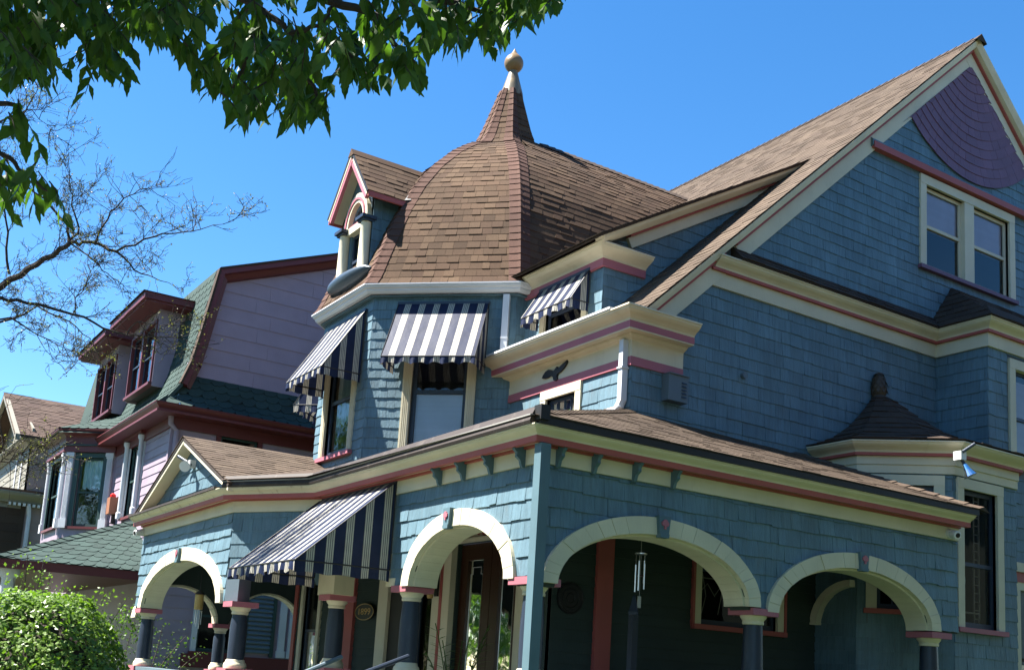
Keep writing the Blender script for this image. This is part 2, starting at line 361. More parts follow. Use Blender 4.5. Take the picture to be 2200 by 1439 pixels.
def shingles(key, F, u0, u1, z0, z1, ex=.155, w=(.11, .26), zlo=None, zhi=None, holes=(), t=(.009, .016), jit=.004, d=0.0, curved=False):
    R = random.Random(hash((round(u0, 3), round(z0, 3), round(F.o.x, 2))) & 0xffff)
    nc = int(math.ceil((z1-z0)/ex)); 
    for i in range(nc):
        zb0 = z0+i*ex; u = u0-R.uniform(0, w[1])
        while u < u1:
            ww = R.uniform(*w)
            if R.random() < .12: ww *= .6
            a, b = max(u, u0), min(u+ww-R.uniform(.001, .004), u1); u += ww
            if b-a < .02: continue
            zb = zb0+R.uniform(-jit, jit); zt = min(zb0+ex*1.06, z1); th = R.uniform(*t); segs = [(a, b, zb, zt)]
            tl = R.uniform(-.006, .006)
            for h in holes:
                ns = []
                for (a_, b_, p, q) in segs:
                    if b_ <= h[0] or a_ >= h[1] or q <= h[2] or p >= h[3]: ns.append((a_, b_, p, q)); continue
                    if a_ < h[0]: ns.append((a_, h[0], p, q))
                    if b_ > h[1]: ns.append((h[1], b_, p, q))
                    a2, b2 = max(a_, h[0]), min(b_, h[1])
                    if p < h[2]-.01: ns.append((a2, b2, p, h[2]))
                    if q > h[3]+.01: ns.append((a2, b2, h[3], q))
                segs = ns
            for (a_, b_, p, q) in segs:
                if b_-a_ < .012: continue
                us = [a_, b_] if not curved else [a_+(b_-a_)*k/4 for k in range(5)]
                bot = [(x, max(p+(tl*(x-a_)/(b_-a_)), val(zlo, x) if zlo is not None else -99)) for x in us]
                top = [(x, min(q, val(zhi, x) if zhi is not None else 99)) for x in us]
                if max(tt[1]-bb[1] for tt, bb in zip(top, bot)) < .012: continue
                top = [(x, max(zz, bb[1]+.001)) for (x, zz), bb in zip(top, bot)]
                pts = [F.p(x, z, d) for x, z in bot]+[F.p(x, z, d) for x, z in reversed(top)]
                ths = [th]*len(bot)+[.003]*len(top)
                rec(key, pts, ths, F.n, b_-a_ > .06)
def roof_course(key, bl, br, tl, tr, n, w=(.14, .30), t=(.007, .014), jit=.0, R=random):
    bl, br, tl, tr = V3(bl), V3(br), V3(tl), V3(tr); L = (br-bl).length
    if L < .03: return
    u = -R.uniform(0, .2)
    while u < L:
        ww = R.uniform(*w); a, b = max(0, u)/L, min(L, u+ww-.003)/L; u += ww
        if b-a < .01/L: continue
        j = R.uniform(-jit, jit); th = R.choice((t[0], t[0], t[1]))
        p = [bl.lerp(br, a), bl.lerp(br, b), tl.lerp(tr, b), tl.lerp(tr, a)]
        if jit: dn = (p[0]-p[3]).normalized()*j; p[0] = p[0]+dn; p[1] = p[1]+dn
        rec(key, p, [th, th, .002, .002], n)
def roof_plane(key, A, B, up, length, ex=.135, clip=None, **kw):
    """courses from the eave line A-B going `length` along unit vector up; clip(k) -> (ta, tb) keeps part of the course"""
    A, B, up = V3(A), V3(B), V3(up).normalized(); n = (B-A).cross(up).normalized()
    if n.z < 0: n = -n
    k = 0
    while k*ex < length:
        s0, s1 = k*ex, min((k+1)*ex*1.0+ex*.1, length)
        a, b = (0.0, 1.0) if clip is None else clip(s0+ex*.5)
        if b > a:
            P, Q = A.lerp(B, a), A.lerp(B, b)
            roof_course(key, P+up*s0, Q+up*s0, P+up*s1, Q+up*s1, n, **kw)
        k += 1
# ------------------------------------------------------------------ ground
def sheet(x0, x1, y0, y1, z): return MB().add([(x0, y0, z), (x1, y0, z), (x1, y1, z), (x0, y1, z)], [(0, 1, 2, 3)])
struct('ground', sheet(-400, 400, -400, 400, 0.0), 'grass')
struct('road', sheet(-11, -3.2, -400, 400, .004), 'asphalt')
struct('kerb', MB().box((-3.2, -120, -.1), (-3.05, 120, .13)), 'concrete')
pv = MB(); pv.box((-1.5, -120, -.05), (.9, 120, .06)); pvo = struct('pavement', pv, 'pavement')
for i in range(24):
    a = -14+i*1.5; obj('paving_slab', MB().box((-1.5, a+.008, .055), (.9, a+1.492, .078)), 'pavement', pvo)
struct('path', MB().box((.9, 9.9, -.02), (3.0, 11.6, .05)), 'pavement')

# ------------------------------------------------------------------ window builder
def window(parent, F, u0, u1, z0, z1, trim=.1, tm='cream', sm='sash', rails=(.5,), grid=None, blind=None, sill='rose', edge=None,
           name='window', label=None, proud=.035, split=1, mull=.14, glass='glass', fr=.045, room=True, flute=False, curtain=None, back=.5, sash_d=-.035):
    a, b, c, d = u0+trim, u1-trim, z0, z1-trim
    w = MB(); panes = []; cw = (b-a-(split-1)*mull)/split
    for k in range(split):
        a0 = a+k*(cw+mull); b0 = a0+cw
        fbox(w, F, a0, a0+fr, c, d, sash_d-.03, sash_d); fbox(w, F, b0-fr, b0, c, d, sash_d-.03, sash_d)
        fbox(w, F, a0+fr, b0-fr, c, c+fr*1.4, sash_d-.03, sash_d-.001); fbox(w, F, a0+fr, b0-fr, d-fr, d, sash_d-.03, sash_d-.001)
        zs = [c+fr*1.4]
        for r in rails:
            zr = c+(d-c)*r; fbox(w, F, a0+fr, b0-fr, zr-fr*.45, zr+fr*.45, sash_d-.028, sash_d+.006); zs += [zr-fr*.45, zr+fr*.45]
        zs.append(d-fr)
        for i in range(0, len(zs), 2):
            panes.append((a0+fr, b0-fr, zs[i], zs[i+1]))
            if grid:
                for q in range(1, grid[0]): uu = a0+fr+(cw-2*fr)*q/grid[0]; fbox(w, F, uu-.008, uu+.008, zs[i], zs[i+1], sash_d-.024, sash_d-.006)
                for q in range(1, grid[1]): zz = zs[i]+(zs[i+1]-zs[i])*q/grid[1]; fbox(w, F, a0+fr, b0-fr, zz-.008, zz+.008, sash_d-.0245, sash_d-.0055)
    wo = obj(name, w, sm, parent, label=label)
    t = MB()
    if trim > .001:
        if flute:
            for (p, q) in ((u0, a), (b, u1)):
                fbox(t, F, p, q, c, d, -.05, proud)
                for k in range(4): uu = p+(q-p)*(.14+.2*k); fbox(t, F, uu, uu+(q-p)*.11, c+.02, d-.02, proud-.001, proud+.009)
        else:
            fbox(t, F, u0, a, c, d, -.05, proud); fbox(t, F, b, u1, c, d, -.05, proud)
        fbox(t, F, u0, u1, d, z1, -.05, proud+.004)
        for k in range(1, split): uu = a+k*cw+(k-1)*mull; fbox(t, F, uu, uu+mull, c, d, -.05, proud-.004)
        obj('window_trim', t, tm, wo)
    if edge:
        e = MB(); fbox(e, F, u0-.035, u0-.001, c-.03, z1+.03, -.02, proud+.012); fbox(e, F, u1+.001, u1+.035, c-.03, z1+.03, -.02, proud+.012); fbox(e, F, u0-.001, u1+.001, z1+.001, z1+.03, -.02, proud+.0115)
        obj('window_edge', e, edge, wo)
    if sill:
        s_ = MB(); fbox(s_, F, u0-.026, u1+.026, c-.055, c, -.05, proud+.035); obj('sill', s_, sill, wo)
    for (p, q, r, s2) in panes:
        obj('pane', MB().add([F.p(p, r, sash_d-.018), F.p(q, r, sash_d-.018), F.p(q, s2, sash_d-.018), F.p(p, s2, sash_d-.018)], [(0, 1, 2, 3)]), glass, wo)
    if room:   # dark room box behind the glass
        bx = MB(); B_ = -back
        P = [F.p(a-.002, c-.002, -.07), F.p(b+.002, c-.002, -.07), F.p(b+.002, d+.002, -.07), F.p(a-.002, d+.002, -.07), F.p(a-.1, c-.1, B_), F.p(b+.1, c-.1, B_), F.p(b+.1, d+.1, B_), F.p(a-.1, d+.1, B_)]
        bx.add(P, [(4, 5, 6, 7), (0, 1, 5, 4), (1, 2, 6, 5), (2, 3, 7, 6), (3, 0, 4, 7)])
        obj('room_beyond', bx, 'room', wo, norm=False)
    if blind:
        za, zb = c+(d-c)*blind[0], c+(d-c)*blind[1]; bm_ = MB(); k = 0; step = .032
        while za+k*step < zb:
            z_ = za+k*step
            bm_.add([F.p(a+.05, z_, -.092), F.p(b-.05, z_, -.092), F.p(b-.05, z_+step*1.02, -.076), F.p(a+.05, z_+step*1.02, -.076)], [(0, 1, 2, 3)]); k += 1
        obj('blind', bm_, 'blind', wo, norm=False)
    if curtain:
        za, zb = c+(d-c)*curtain[0], c+(d-c)*curtain[1]; N = 24; cm = MB(); pts = []
        for k in range(N+1):
            uu = a+.05+(b-a-.1)*k/N; sc = .05*abs(math.sin(k/N*math.pi*4)); dd = -.12+.012*math.sin(k*1.3)
            pts += [F.p(uu, za+.05-sc, dd), F.p(uu, zb, dd)]
        cm.add(pts, [(2*k, 2*k+2, 2*k+3, 2*k+1) for k in range(N)]); obj('curtain', cm, 'lace', wo, norm=False)
    return (a, b, c, d)
def band(name, path, prof, mat, parent, label=None): return obj(name, MB().sweep(path, prof), mat, parent, label=label)
def rect(d0, d1, z0, z1): return [(d0, z0), (d1, z0), (d1, z1), (d0, z1)]
def crown(d0, d1, z0, z1, back=-.02):
    pts = [(d0, z0)]
    for k in range(1, 6):
        t = k/5; pts.append((d0+(d1-d0)*(t-.13*math.sin(2*math.pi*t)), z0+(z1-z0)*t*.86))
    return pts+[(d1+.012, z0+(z1-z0)*.87), (d1+.012, z1), (back, z1), (back, z0)]

# ================================================================== THE VICTORIAN HOUSE
XS, YS = 7.30, 9.15           # upper front and side walls
XP, YP = 4.92, 7.29           # porch front and side planes
H = thing('victorian_house', 'blue shingled Victorian house with bell-roofed corner tower, cream trim and arched porch', 'house', (9.0, 11.5, 0))
FSide = Fr((0, YS), (1, 0)); FFront = Fr((XS, 0), (0, -1))
def FX(x): return Fr((x, 0), (0, -1))
RX0, RZ0, RX1, RZ1 = 7.25, 5.583, 13.43, 11.30
K = (RZ1-RZ0)/(RX1-RX0)
def roofz(x): return RZ0+K*(x-RX0) if x <= RX1 else RZ1-K*(x-RX1)

# ---- side wall with the big gable
attic = (12.27, 14.49, 7.50, 8.84)
a_h = window(H, FSide, *attic, trim=.13, tm='ivory', sm='ivory', rails=(.52,), split=2, mull=.22, blind=(.5, .98), sill='purple', fr=.05, label='paired attic window with cream sashes', glass='glass')
m = MB(); wall(m, FSide, 7.3, 19.2, 3.5, lambda u: roofz(u)-.08, holes=[(a_h[0], a_h[1], a_h[2], a_h[3])], n=1) if False else None
holesA = [(12.40, 14.36, 7.50, 8.71)]
wall(m, FSide, 7.3, RX1, 3.5, lambda u: roofz(u)-.1, holes=[(12.40, RX1, 7.50, 8.71)])
wall(m, FSide, RX1, 19.4, 3.5, lambda u: roofz(u)-.1, holes=[(RX1, 14.36, 7.50, 8.71)])
side_wall = obj('side_wall', m, 'sheath', H)
rk = lambda u: roofz(u)-.36
shingles('wall', FSide, 7.3, 12.63, 4.05, 6.26, ex=.158, zhi=lambda u: min(rk(u), 6.26))
shingles('wall', FSide, 8.5, 18.0, 6.62, 8.90, ex=.142, zhi=rk, holes=[(attic[0]+.01, attic[1]-.01, attic[2]-.05, attic[3]-.01)])
shingles('wall', FSide, 10.9, 15.6, 8.98, 11.0, ex=.142, zhi=rk, d=.02)
# purple fan of shingles under the apex
FC = (13.43, 11.07)
for ring in range(14):
    r0, r1 = .03+ring*.142, .03+(ring+1)*.142
    R = random.Random(ring); a = -math.pi*.90
    while a < -math.pi*.10:
        da = R.uniform(.14, .3)/r1; b = min(a+da-.004/r1, -math.pi*.10); a2 = a; a += da
        arc = [a2+(b-a2)*k/3 for k in range(4)]
        ro = r1+R.uniform(-.003, .003)
        pts = [(FC[0]+ro*math.cos(t), FC[1]+ro*math.sin(t)) for t in arc]+[(FC[0]+(r0-.02)*math.cos(t), FC[1]+(r0-.02)*math.sin(t)) for t in reversed(arc)]
        if max(roofz(p[0])-.40-p[1] for p in pts) < .0: continue
        pts = [(p[0], min(p[1], roofz(p[0])-.40)) for p in pts]
        th = R.uniform(.010, .014); rec('fan', [FSide.p(p[0], p[1], .045) for p in pts], [th]*4+[.002]*4, FSide.n)
# flared hood and red band above the attic window
hood = MB(); hood.prism([(11.2, YS, 8.86), (11.2, YS-.085, 8.90), (11.2, YS-.08, 8.98), (11.2, YS, 9.06)], (4.46, 0, 0)); obj('gable_hood', hood, 'blue', H)
band('gable_band', [(11.22, YS), (15.64, YS)], rect(.0, .095, 8.865, 8.955), 'red', H)
# rake boards, both slopes
dn = V3((.679, 0, -.734)); yv = V3((0, -1, 0))
def rake(x0, x1, y, name, side=1):
    def P(x, off, d): 
        q = V3((x, y-d, roofz(x))); return q
    A, B = V3((x0, y, roofz(x0))), V3((x1, y, roofz(x1))); pv_ = dn if side == 1 else V3((-dn.x, 0, dn.z))
    def sec(d0, d1, p0, p1): return [yv*d0+pv_*p0, yv*d1+pv_*p0, yv*d1+pv_*p1, yv*d0+pv_*p1]
    obj('rake_crown', MB().beam(A, B, [yv*.08+pv_*.022, yv*.185+pv_*.022, yv*.175+pv_*.05, yv*.14+pv_*.105, yv*.08+pv_*.115]), 'cream', H)
    obj('rake_soffit', MB().beam(A, B, sec(.0, .08, .095, .115)), 'cream', H)
    obj('rake_red_bead', MB().beam(A, B, sec(.02, .085, .117, .145)), 'red', H)
    obj('rake_board', MB().beam(A, B, sec(.0, .045, .146, .335)), 'ivory', H)
rake(8.68, RX1, YS, 'rake'); rake(18.3, RX1, YS-.003, 'rake', -1)
# lower flared end of the rake
A, B = V3((7.22, YS, roofz(7.22))), V3((8.80, YS, roofz(8.80)))
def sec(d0, d1, p0, p1): return [yv*d0+dn*p0, yv*d1+dn*p0, yv*d1+dn*p1, yv*d0+dn*p1]
obj('rake_crown', MB().beam(A, B, [yv*.08+dn*.022, yv*.182+dn*.022, yv*.172+dn*.05, yv*.137+dn*.105, yv*.08+dn*.113]), 'ivory', H)
obj('rake_soffit', MB().beam(A, B, sec(0, .078, .094, .114)), 'cream', H)
B2 = V3((8.50, YS, roofz(8.50)))
obj('rake_red_bead', MB().beam(A, B2, sec(.02, .083, .116, .143)), 'red', H)
obj('rake_board', MB().beam(A, B2, sec(0, .042, .144, .33)), 'ivory', H)
# pent cornice at the foot of the gable, running round the upper bay
pc = [(8.42, YS), (12.63, YS), (12.63, 8.36), (15.6, 8.36)]
band('pent_frieze', pc, rect(.0, .035, 6.23, 6.41), 'ivory', H)
band('pent_red_bead', [(8.40, YS)]+pc[1:], rect(.0, .075, 6.411, 6.445), 'red', H)
band('pent_crown', [(8.44, YS)]+pc[1:], crown(.07, .17, 6.446, 6.575), 'cream', H)
pc3 = [(8.74, YS)]+pc[1:]
pc2 = [(8.50, YS)]+pc[1:]
band('pent_roof_base', pc3, [(0, 6.578), (.20, 6.578), (.185, 6.60), (0, 6.80)], 'roofdark', H)
for k in range(3):
    d0, d1 = .20-.065*k, .20-.065*(k+1.05); z0, z1 = 6.596+.068*k, 6.596+.068*(k+1.05)
    n = V3((0, -.7, .7)).normalized()
    roof_course('roofdark', (8.74, YS-d0, z0), (12.63-d0, YS-d0, z0), (8.74, YS-d1, z1), (12.63-d1, YS-d1, z1), n)
# ---- upper bay at the right
UB = Fr((12.63, 9.15), (0, -1)); UB2 = Fr((12.63, 8.36), (1, 0))
m = MB(); wall(m, UB, 0, .79, 3.4, 6.4); wall(m, UB2, 0, 3.0, 2.2, 6.4, holes=[(.56, 1.5, 4.72, 6.05)]); obj('upper_bay_wall', m, 'sheath', H)
shingles('wall', UB, 0, .79, 4.05, 6.25, ex=.158); shingles('wall', UB2, 0, 3.0, 3.42, 6.25, ex=.158, holes=[(.42, 1.62, 4.55, 6.2)])
window(H, UB2, .44, 1.6, 4.72, 6.16, trim=.13, tm='ivory', rails=(.5,), blind=(.05, .9), glass='glass', sill='rose')
band('bay_floor_band', [(12.7, 8.36), (15.6, 8.36)], rect(0, .05, 3.17, 3.30), 'red', H); band('bay_floor_frieze', [(12.7, 8.36), (15.6, 8.36)], rect(0, .08, 3.301, 3.42), 'cream', H)
window(H, UB2, .5, 1.7, 1.2, 3.17, trim=.1, tm='ivory', rails=(.5,), glass='glassdark', sill=None)
# hipped skirt roof above the upper bay
apx = [(13.0, YS+.02, 7.36), (15.2, YS+.02, 7.36)]
e0, e1, e2 = V3((12.43, YS, 6.585)), V3((12.43, 8.16, 6.585)), V3((15.8, 8.16, 6.585))
sk = MB(); sk.add([e0, e1, e2, V3((15.8, YS, 6.585)), V3(apx[0]), V3(apx[1])], [(0, 1, 4), (1, 2, 5, 4), (2, 3, 5)]); obj('bay_roof', sk, 'roofdark', H)
for k in range(8):
    t0, t1 = k/8, min(1, (k+1.1)/8); A, B = V3(apx[0]), V3(apx[1])
    roof_course('roofdark', e0.lerp(A, t0), e1.lerp(A, t0), e0.lerp(A, t1), e1.lerp(A, t1), (e1-e0).cross(A-e0).normalized()*(-1 if (e1-e0).cross(A-e0).z < 0 else 1), t=(.008, .014))
    roof_course('roofdark', e1.lerp(A, t0), e2.lerp(B, t0), e1.lerp(A, t1), e2.lerp(B, t1), V3((0, -.62, .78)), t=(.008, .014))

# ---- main gable roof
rf = MB()
for sgn in (1, -1):
    x0, x1 = (RX0, RX1) if sgn == 1 else (2*RX1-RX0, RX1)
    rf.beam((x0, YS-.17, RZ0-.012), (x1, YS-.17, RZ1-.012), [(0, 0, 0), (0, 8.1, 0), (0, 8.1, -.05), (0, 0, -.05)])
main_roof = obj('main_roof', rf, 'roofdark', H)
up = V3((RX1-RX0, 0, RZ1-RZ0)).normalized(); SL = (V3((RX1, 0, RZ1))-V3((RX0, 0, RZ0))).length
def mclip(s):
    x = RX0+s*up.x
    return ((17.16-9.95)/8.215, 1.0) if x < 10.75 else (.0, 1.0)
roof_plane('rooftan', (RX0, 17.16, RZ0), (RX0, YS-.205, RZ0), up, SL, ex=.13, clip=mclip, t=(.006, .010), w=(.12, .24))
rg = MB(); 
for k in range(60): 
    y = YS-.23+k*.14; rg.add([(RX1-.13, y, RZ1-.095), (RX1, y, RZ1+.028), (RX1+.13, y, RZ1-.095), (RX1-.13, y+.15, RZ1-.105), (RX1, y+.15, RZ1+.014), (RX1+.13, y+.15, RZ1-.105)], [(0, 1, 4, 3), (1, 2, 5, 4), (0, 2, 1)])
obj('ridge_cap', rg, 'roofdark', H)

# ---- front wall, second floor, with its boxed cornice
wF = window(H, FFront, -10.86, -10.03, 4.30, 5.02, trim=.11, tm='ivory', rails=(), grid=(4, 3), sill=None, fr=.05, label='small leaded square-paned window')
m = MB(); wall(m, FFront, -11.75, -9.15, 3.6, 5.45, holes=[wF]); obj('front_wall', m, 'sheath', H)
shingles('wall', FFront, -11.75, -9.136, 4.06, 5.02, ex=.162, holes=[(-10.85, -10.04, 4.25, 5.01)])
bc = [(XS, 12.02), (XS, YS), (8.03, YS)]
band('frieze_band', bc, rect(0, .03, 5.02, 5.12), 'rose', H)
band('frieze', bc, rect(0, .025, 5.121, 5.33), 'ivory', H)
band('bed_mould', bc, crown(.025, .09, 5.30, 5.36, 0), 'cream', H)
band('cornice_soffit', bc, rect(0, .20, 5.361, 5.375), 'cream', H)
band('cornice_rose_band', bc, rect(.15, .205, 5.376, 5.45), 'rose', H)
band('cornice_crown', bc, crown(.20, .315, 5.451, 5.59), 'cream', H)
band('cornice_flashing', [(XS, 11.72), (XS, YS-.0)], rect(-.15, .338, 5.593, 5.618), 'white', H)
obj('cornice_shelf', MB().box((XS-.30, YS-.30, 5.5915), (8.03, YS, 5.60)), 'roofdark', H)
# ---- shed dormer on the roof with its own cornice
DX, DY = 7.45, 9.95; FDor = FX(DX); FDs = Fr((DX, DY), (1, 0))
SZ0, SZ1, SX0, SX1 = 6.70, 8.74, 7.2, 10.68
def shedz(x): return SZ0+(SZ1-SZ0)*(x-SX0)/(SX1-SX0)
wD = window(H, FDor, -11.21, -10.21, 5.62, 6.50, trim=.1, tm='ivory', rails=(.62,), sill=None, glass='glassdark')
m = MB(); wall(m, FDor, -11.7, -9.95, 5.5, 6.6, holes=[wD]); wall(m, FDs, 0, 3.3, lambda u: min(roofz(DX+u), shedz(DX+u))-.05, lambda u: shedz(DX+u)-.03); obj('dormer_wall', m, 'sheath', H)
shingles('wall', FDor, -11.7, -9.936, 5.56, 6.42, ex=.15, holes=[(-11.2, -10.22, 5.5, 6.5)])
shingles('wall', FDs, 0, 3.2, 5.60, 8.6, ex=.15, zlo=lambda u: roofz(DX+u)+.0, zhi=lambda u: shedz(DX+u)-.2)
dc = [(DX, 11.72), (DX, DY), (DX+.62, DY)]
band('dormer_rose_band', dc, rect(0, .04, 6.435, 6.53), 'rose', H)
band('dormer_crown', dc, crown(.04, .19, 6.531, 6.665), 'cream', H)
obj('dormer_cornice_cap', MB().box((DX-.20, DY-.20, 6.667), (DX+.62, DY, 6.675)), 'roofdark', H)
A, B = V3((SX0+.02, DY, shedz(SX0+.02))), V3((SX1-.05, DY, shedz(SX1-.05))); sd = (B-A).normalized(); dn2 = V3((sd.z, 0, -sd.x))
def sec2(d0, d1, p0, p1): return [yv*d0+dn2*p0, yv*d1+dn2*p0, yv*d1+dn2*p1, yv*d0+dn2*p1]
obj('dormer_rake_crown', MB().beam(A, B, [yv*.1+dn2*.02, yv*.27+dn2*.02, yv*.255+dn2*.06, yv*.17+dn2*.115, yv*.1+dn2*.115]), 'cream', H)
A2 = A+sd*.55
obj('dormer_rake_bead', MB().beam(A2, B, sec2(.02, .11, .116, .14)), 'red', H)
obj('dormer_rake_board', MB().beam(A2, B, sec2(-.01, .05, .141, .27)), 'ivory', H)
sh = MB(); sh.beam((SX0-.03, 0, shedz(SX0-.03)), (SX1+.15, 0, shedz(SX1+.15)), [(0, DY-.3, 0), (0, 11.8, 0), (0, 11.8, -.03), (0, DY-.3, -.03)]); obj('shed_roof', sh, 'roofdark', H)
ups = V3((SX1-SX0, 0, SZ1-SZ0)).normalized()
roof_plane('rooftan', (SX0-.05, 12.0, shedz(SX0-.05)+.004), (SX0-.05, DY-.32, shedz(SX0-.05)+.004), ups, 4.1, ex=.13, t=(.006, .011))

# ---- octagonal corner tower
c2, c1, c0, cm1 = V3((7.3, 11.59, 0)), V3((5.91, 12.98, 0)), V3((5.91, 14.61, 0)), V3((7.3, 16.0, 0))
cT = V3((8.36, 13.82, 0))
FTd = Fr(c1, (1, -1)); FTl = FX(5.91); FTb = Fr(cm1, (-1, -1)); FTr = Fr(c2, (1, 0))
wT = window(H, FTd, .50, 1.49, 4.30, 6.10, trim=.12, tm='ivory', rails=(.52,), blind=(.02, .50), flute=True, sill=None, label='tower window with lowered blinds', fr=.055)
wL = window(H, FTl, -14.36, -13.30, 4.42, 6.05, trim=.12, tm='ivory', rails=(.52,), curtain=(.30, .95), flute=True, sill='rose', fr=.055)
m = MB(); wall(m, FTd, 0, 1.966, 3.4, 6.5, holes=[wT]); wall(m, FTl, -14.61, -12.98, 3.4, 6.5, holes=[wL]); wall(m, FTb, 0, 1.966, 3.4, 6.5); wall(m, FTr, 0, .6, 3.4, 6.5)
tower_wall = obj('tower_wall', m, 'sheath', H)
shingles('wall', FTd, -.006, 1.972, 4.0, 6.47, ex=.135, w=(.1, .22), holes=[(.51, 1.48, 4.2, 6.09)])
shingles('wall', FTl, -14.616, -12.974, 4.0, 6.47, ex=.135, w=(.1, .22), holes=[(-14.35, -13.31, 4.34, 6.04)])
shingles('wall', FTb, 0, 1.966, 4.0, 6.47, ex=.135, w=(.1, .22)); shingles('wall', FTr, 0, .5, 5.4, 6.47, ex=.135, w=(.1, .22))
cb = MB()
for c in (c1, c0): pass
tp = [cm1, c0, c1, c2, (7.62, 11.59)]
band('tower_soffit', tp, rect(0, .07, 6.46, 6.475), 'blue', H)  # shadow below the gutter put in as colour: soffit in dark wall blue
g = [(.07, 6.485), (.12, 6.485), (.15, 6.515), (.15, 6.53), (.185, 6.555), (.19, 6.58), (.205, 6.58), (.205, 6.595), (.07, 6.595)]
band('tower_gutter', tp, g, 'gutterwhite', H, label='white metal gutter round the tower')
ds = MB(); fbox(ds, FTd, 1.80, 1.885, 5.66, 6.46, .03, .10); fbox(ds, FTd, 1.794, 1.891, 5.86, 5.875, .024, .106); fbox(ds, FTd, 1.80, 1.885, 5.56, 5.665, .035, .12); obj('downspout', ds, 'gutterwhite', H)
# bell roof
PROF = [(.985, 6.60), (.96, 6.72), (.92, 7.02), (.872, 7.36), (.805, 7.80), (.715, 8.28), (.598, 8.73), (.455, 9.14), (.318, 9.44), (.21, 9.60), (.172, 9.82), (.14, 10.05), (.108, 10.32), (.082, 10.54), (.064, 10.70)]
ev = [V3((cm1.x-.14, cm1.y+.16, 0)), V3((c0.x-.2, c0.y+.09, 0)), V3((c1.x-.2, c1.y-.09, 0)), V3((c2.x-.09, c2.y-.2, 0)), V3((9.45, c2.y-.2, 0)), V3((10.9, 12.98, 0)), V3((10.9, 14.6, 0)), V3((9.45, 16.2, 0))]
def tpt(i, s, z): q = cT.lerp(ev[i % 8], s); return V3((q.x, q.y, z))
# resample the profile in equal steps along the slope
ser = [(PROF[0][0], PROF[0][1])]; EXT = .118
i = 0; cur = V3((PROF[0][0]*2.45, PROF[0][1], 0)); seg = [V3((s*2.45, z, 0)) for s, z in PROF]
pos = 0.0; L = [0]
for a, b in zip(seg, seg[1:]): L.append(L[-1]+(b-a).length)
def at_len(t):
    for k in range(len(L)-1):
        if t <= L[k+1]: q = seg[k].lerp(seg[k+1], (t-L[k])/(L[k+1]-L[k])); return q.x/2.45, q.y
    return seg[-1].x/2.45, seg[-1].y
NC = int(L[-1]/EXT); CRS = [at_len(L[-1]*k/NC) for k in range(NC+1)]
sheetm = MB()
for f in range(8):
    for (s0, z0), (s1, z1) in zip(PROF, PROF[1:]):
        P = [tpt(f, s0, z0), tpt(f+1, s0, z0), tpt(f+1, s1, z1), tpt(f, s1, z1)]; b = len(sheetm.v); sheetm.v += [tuple(p) for p in P]; sheetm.f.append((b, b+1, b+2, b+3))
RN = random.Random(5)
def xr(z): return RX0+(z-RZ0)/K
for k in range(NC):
    s0, z0 = CRS[k]; s1, z1 = at_len(min(L[-1], L[-1]*(k+1.08)/NC))
    for f in (0, 1, 2):
        bl, br, tl, tr = tpt(f, s0, z0), tpt(f+1, s0, z0), tpt(f, s1, z1), tpt(f+1, s1, z1)
        nn = (br-bl).cross(tl-bl).normalized(); nn = nn if nn.dot(bl-V3((cT.x, cT.y, bl.z))) > 0 else -nn
        roof_course('roof', bl, br, tl, tr, nn, w=(.10, .20), t=(.007, .013), jit=.003, R=RN)
    bl, tl = tpt(3, s0, z0), tpt(3, s1, z1)
    if z0 < 9.40:
        br, tr = V3((xr(z0)+.1, bl.y, z0)), V3((xr(z1)+.1, tl.y, z1))
    else:
        br, tr = tpt(4, s0, z0), tpt(4, s1, z1)
    nn = (br-bl).cross(tl-bl).normalized(); nn = nn if nn.y < 0 else -nn
    roof_course('roof', bl, br, tl, tr, nn, w=(.11, .22), t=(.007, .013), jit=.003, R=RN)
    if z0 < 9.40:
        b = len(sheetm.v); sheetm.v += [tuple(p-nn*.006) for p in (bl, br, tr, tl)]; sheetm.f.append((b, b+1, b+2, b+3))
tower_roof = obj('tower_roof', sheetm, 'roofdark', H)
# short ridge from the tower peak back to the main roof
yr0, zr0 = tpt(3, .318, 9.44).y, 9.44; RIDY, RIDZ = 13.52, 9.84
nn = V3((0, -(RIDZ-zr0), RIDY-yr0)).normalized()
for k in range(4):
    t0, t1 = k/4, min(1, (k+1.08)/4); ya, yb, za, zb = yr0+(RIDY-yr0)*t0, yr0+(RIDY-yr0)*t1, zr0+(RIDZ-zr0)*t0, zr0+(RIDZ-zr0)*t1
    roof_course('roof', (8.3, ya, za), (xr(za)+.1, ya, za), (8.3, yb, zb), (xr(zb)+.1, yb, zb), nn, w=(.15, .3), R=RN)
rs = MB(); rs.add([(8.3, yr0, zr0-.01), (xr(zr0)+.1, yr0, zr0-.01), (xr(RIDZ)+.1, RIDY, RIDZ-.01), (8.3, RIDY, RIDZ-.01), (8.3, 16.2, 6.6), (xr(6.6)+2, 16.2, 6.6)], [(0, 1, 2, 3), (3, 2, 5, 4)]); obj('ridge_roof', rs, 'roofdark', H)
for k in range(26):
    x = 8.75+k*.135; 
    if x > xr(RIDZ): break
    q = MB(); q.add([(x, RIDY-.14, RIDZ-.10), (x, RIDY, RIDZ+.022), (x, RIDY+.14, RIDZ-.10), (x+.16, RIDY-.14, RIDZ-.085), (x+.16, RIDY, RIDZ+.042), (x+.16, RIDY+.14, RIDZ-.085)], [(0, 1, 4, 3), (1, 2, 5, 4), (3, 4, 5)])
    obj('ridge_cap_shingle', q, 'roofdark', H, norm=False)
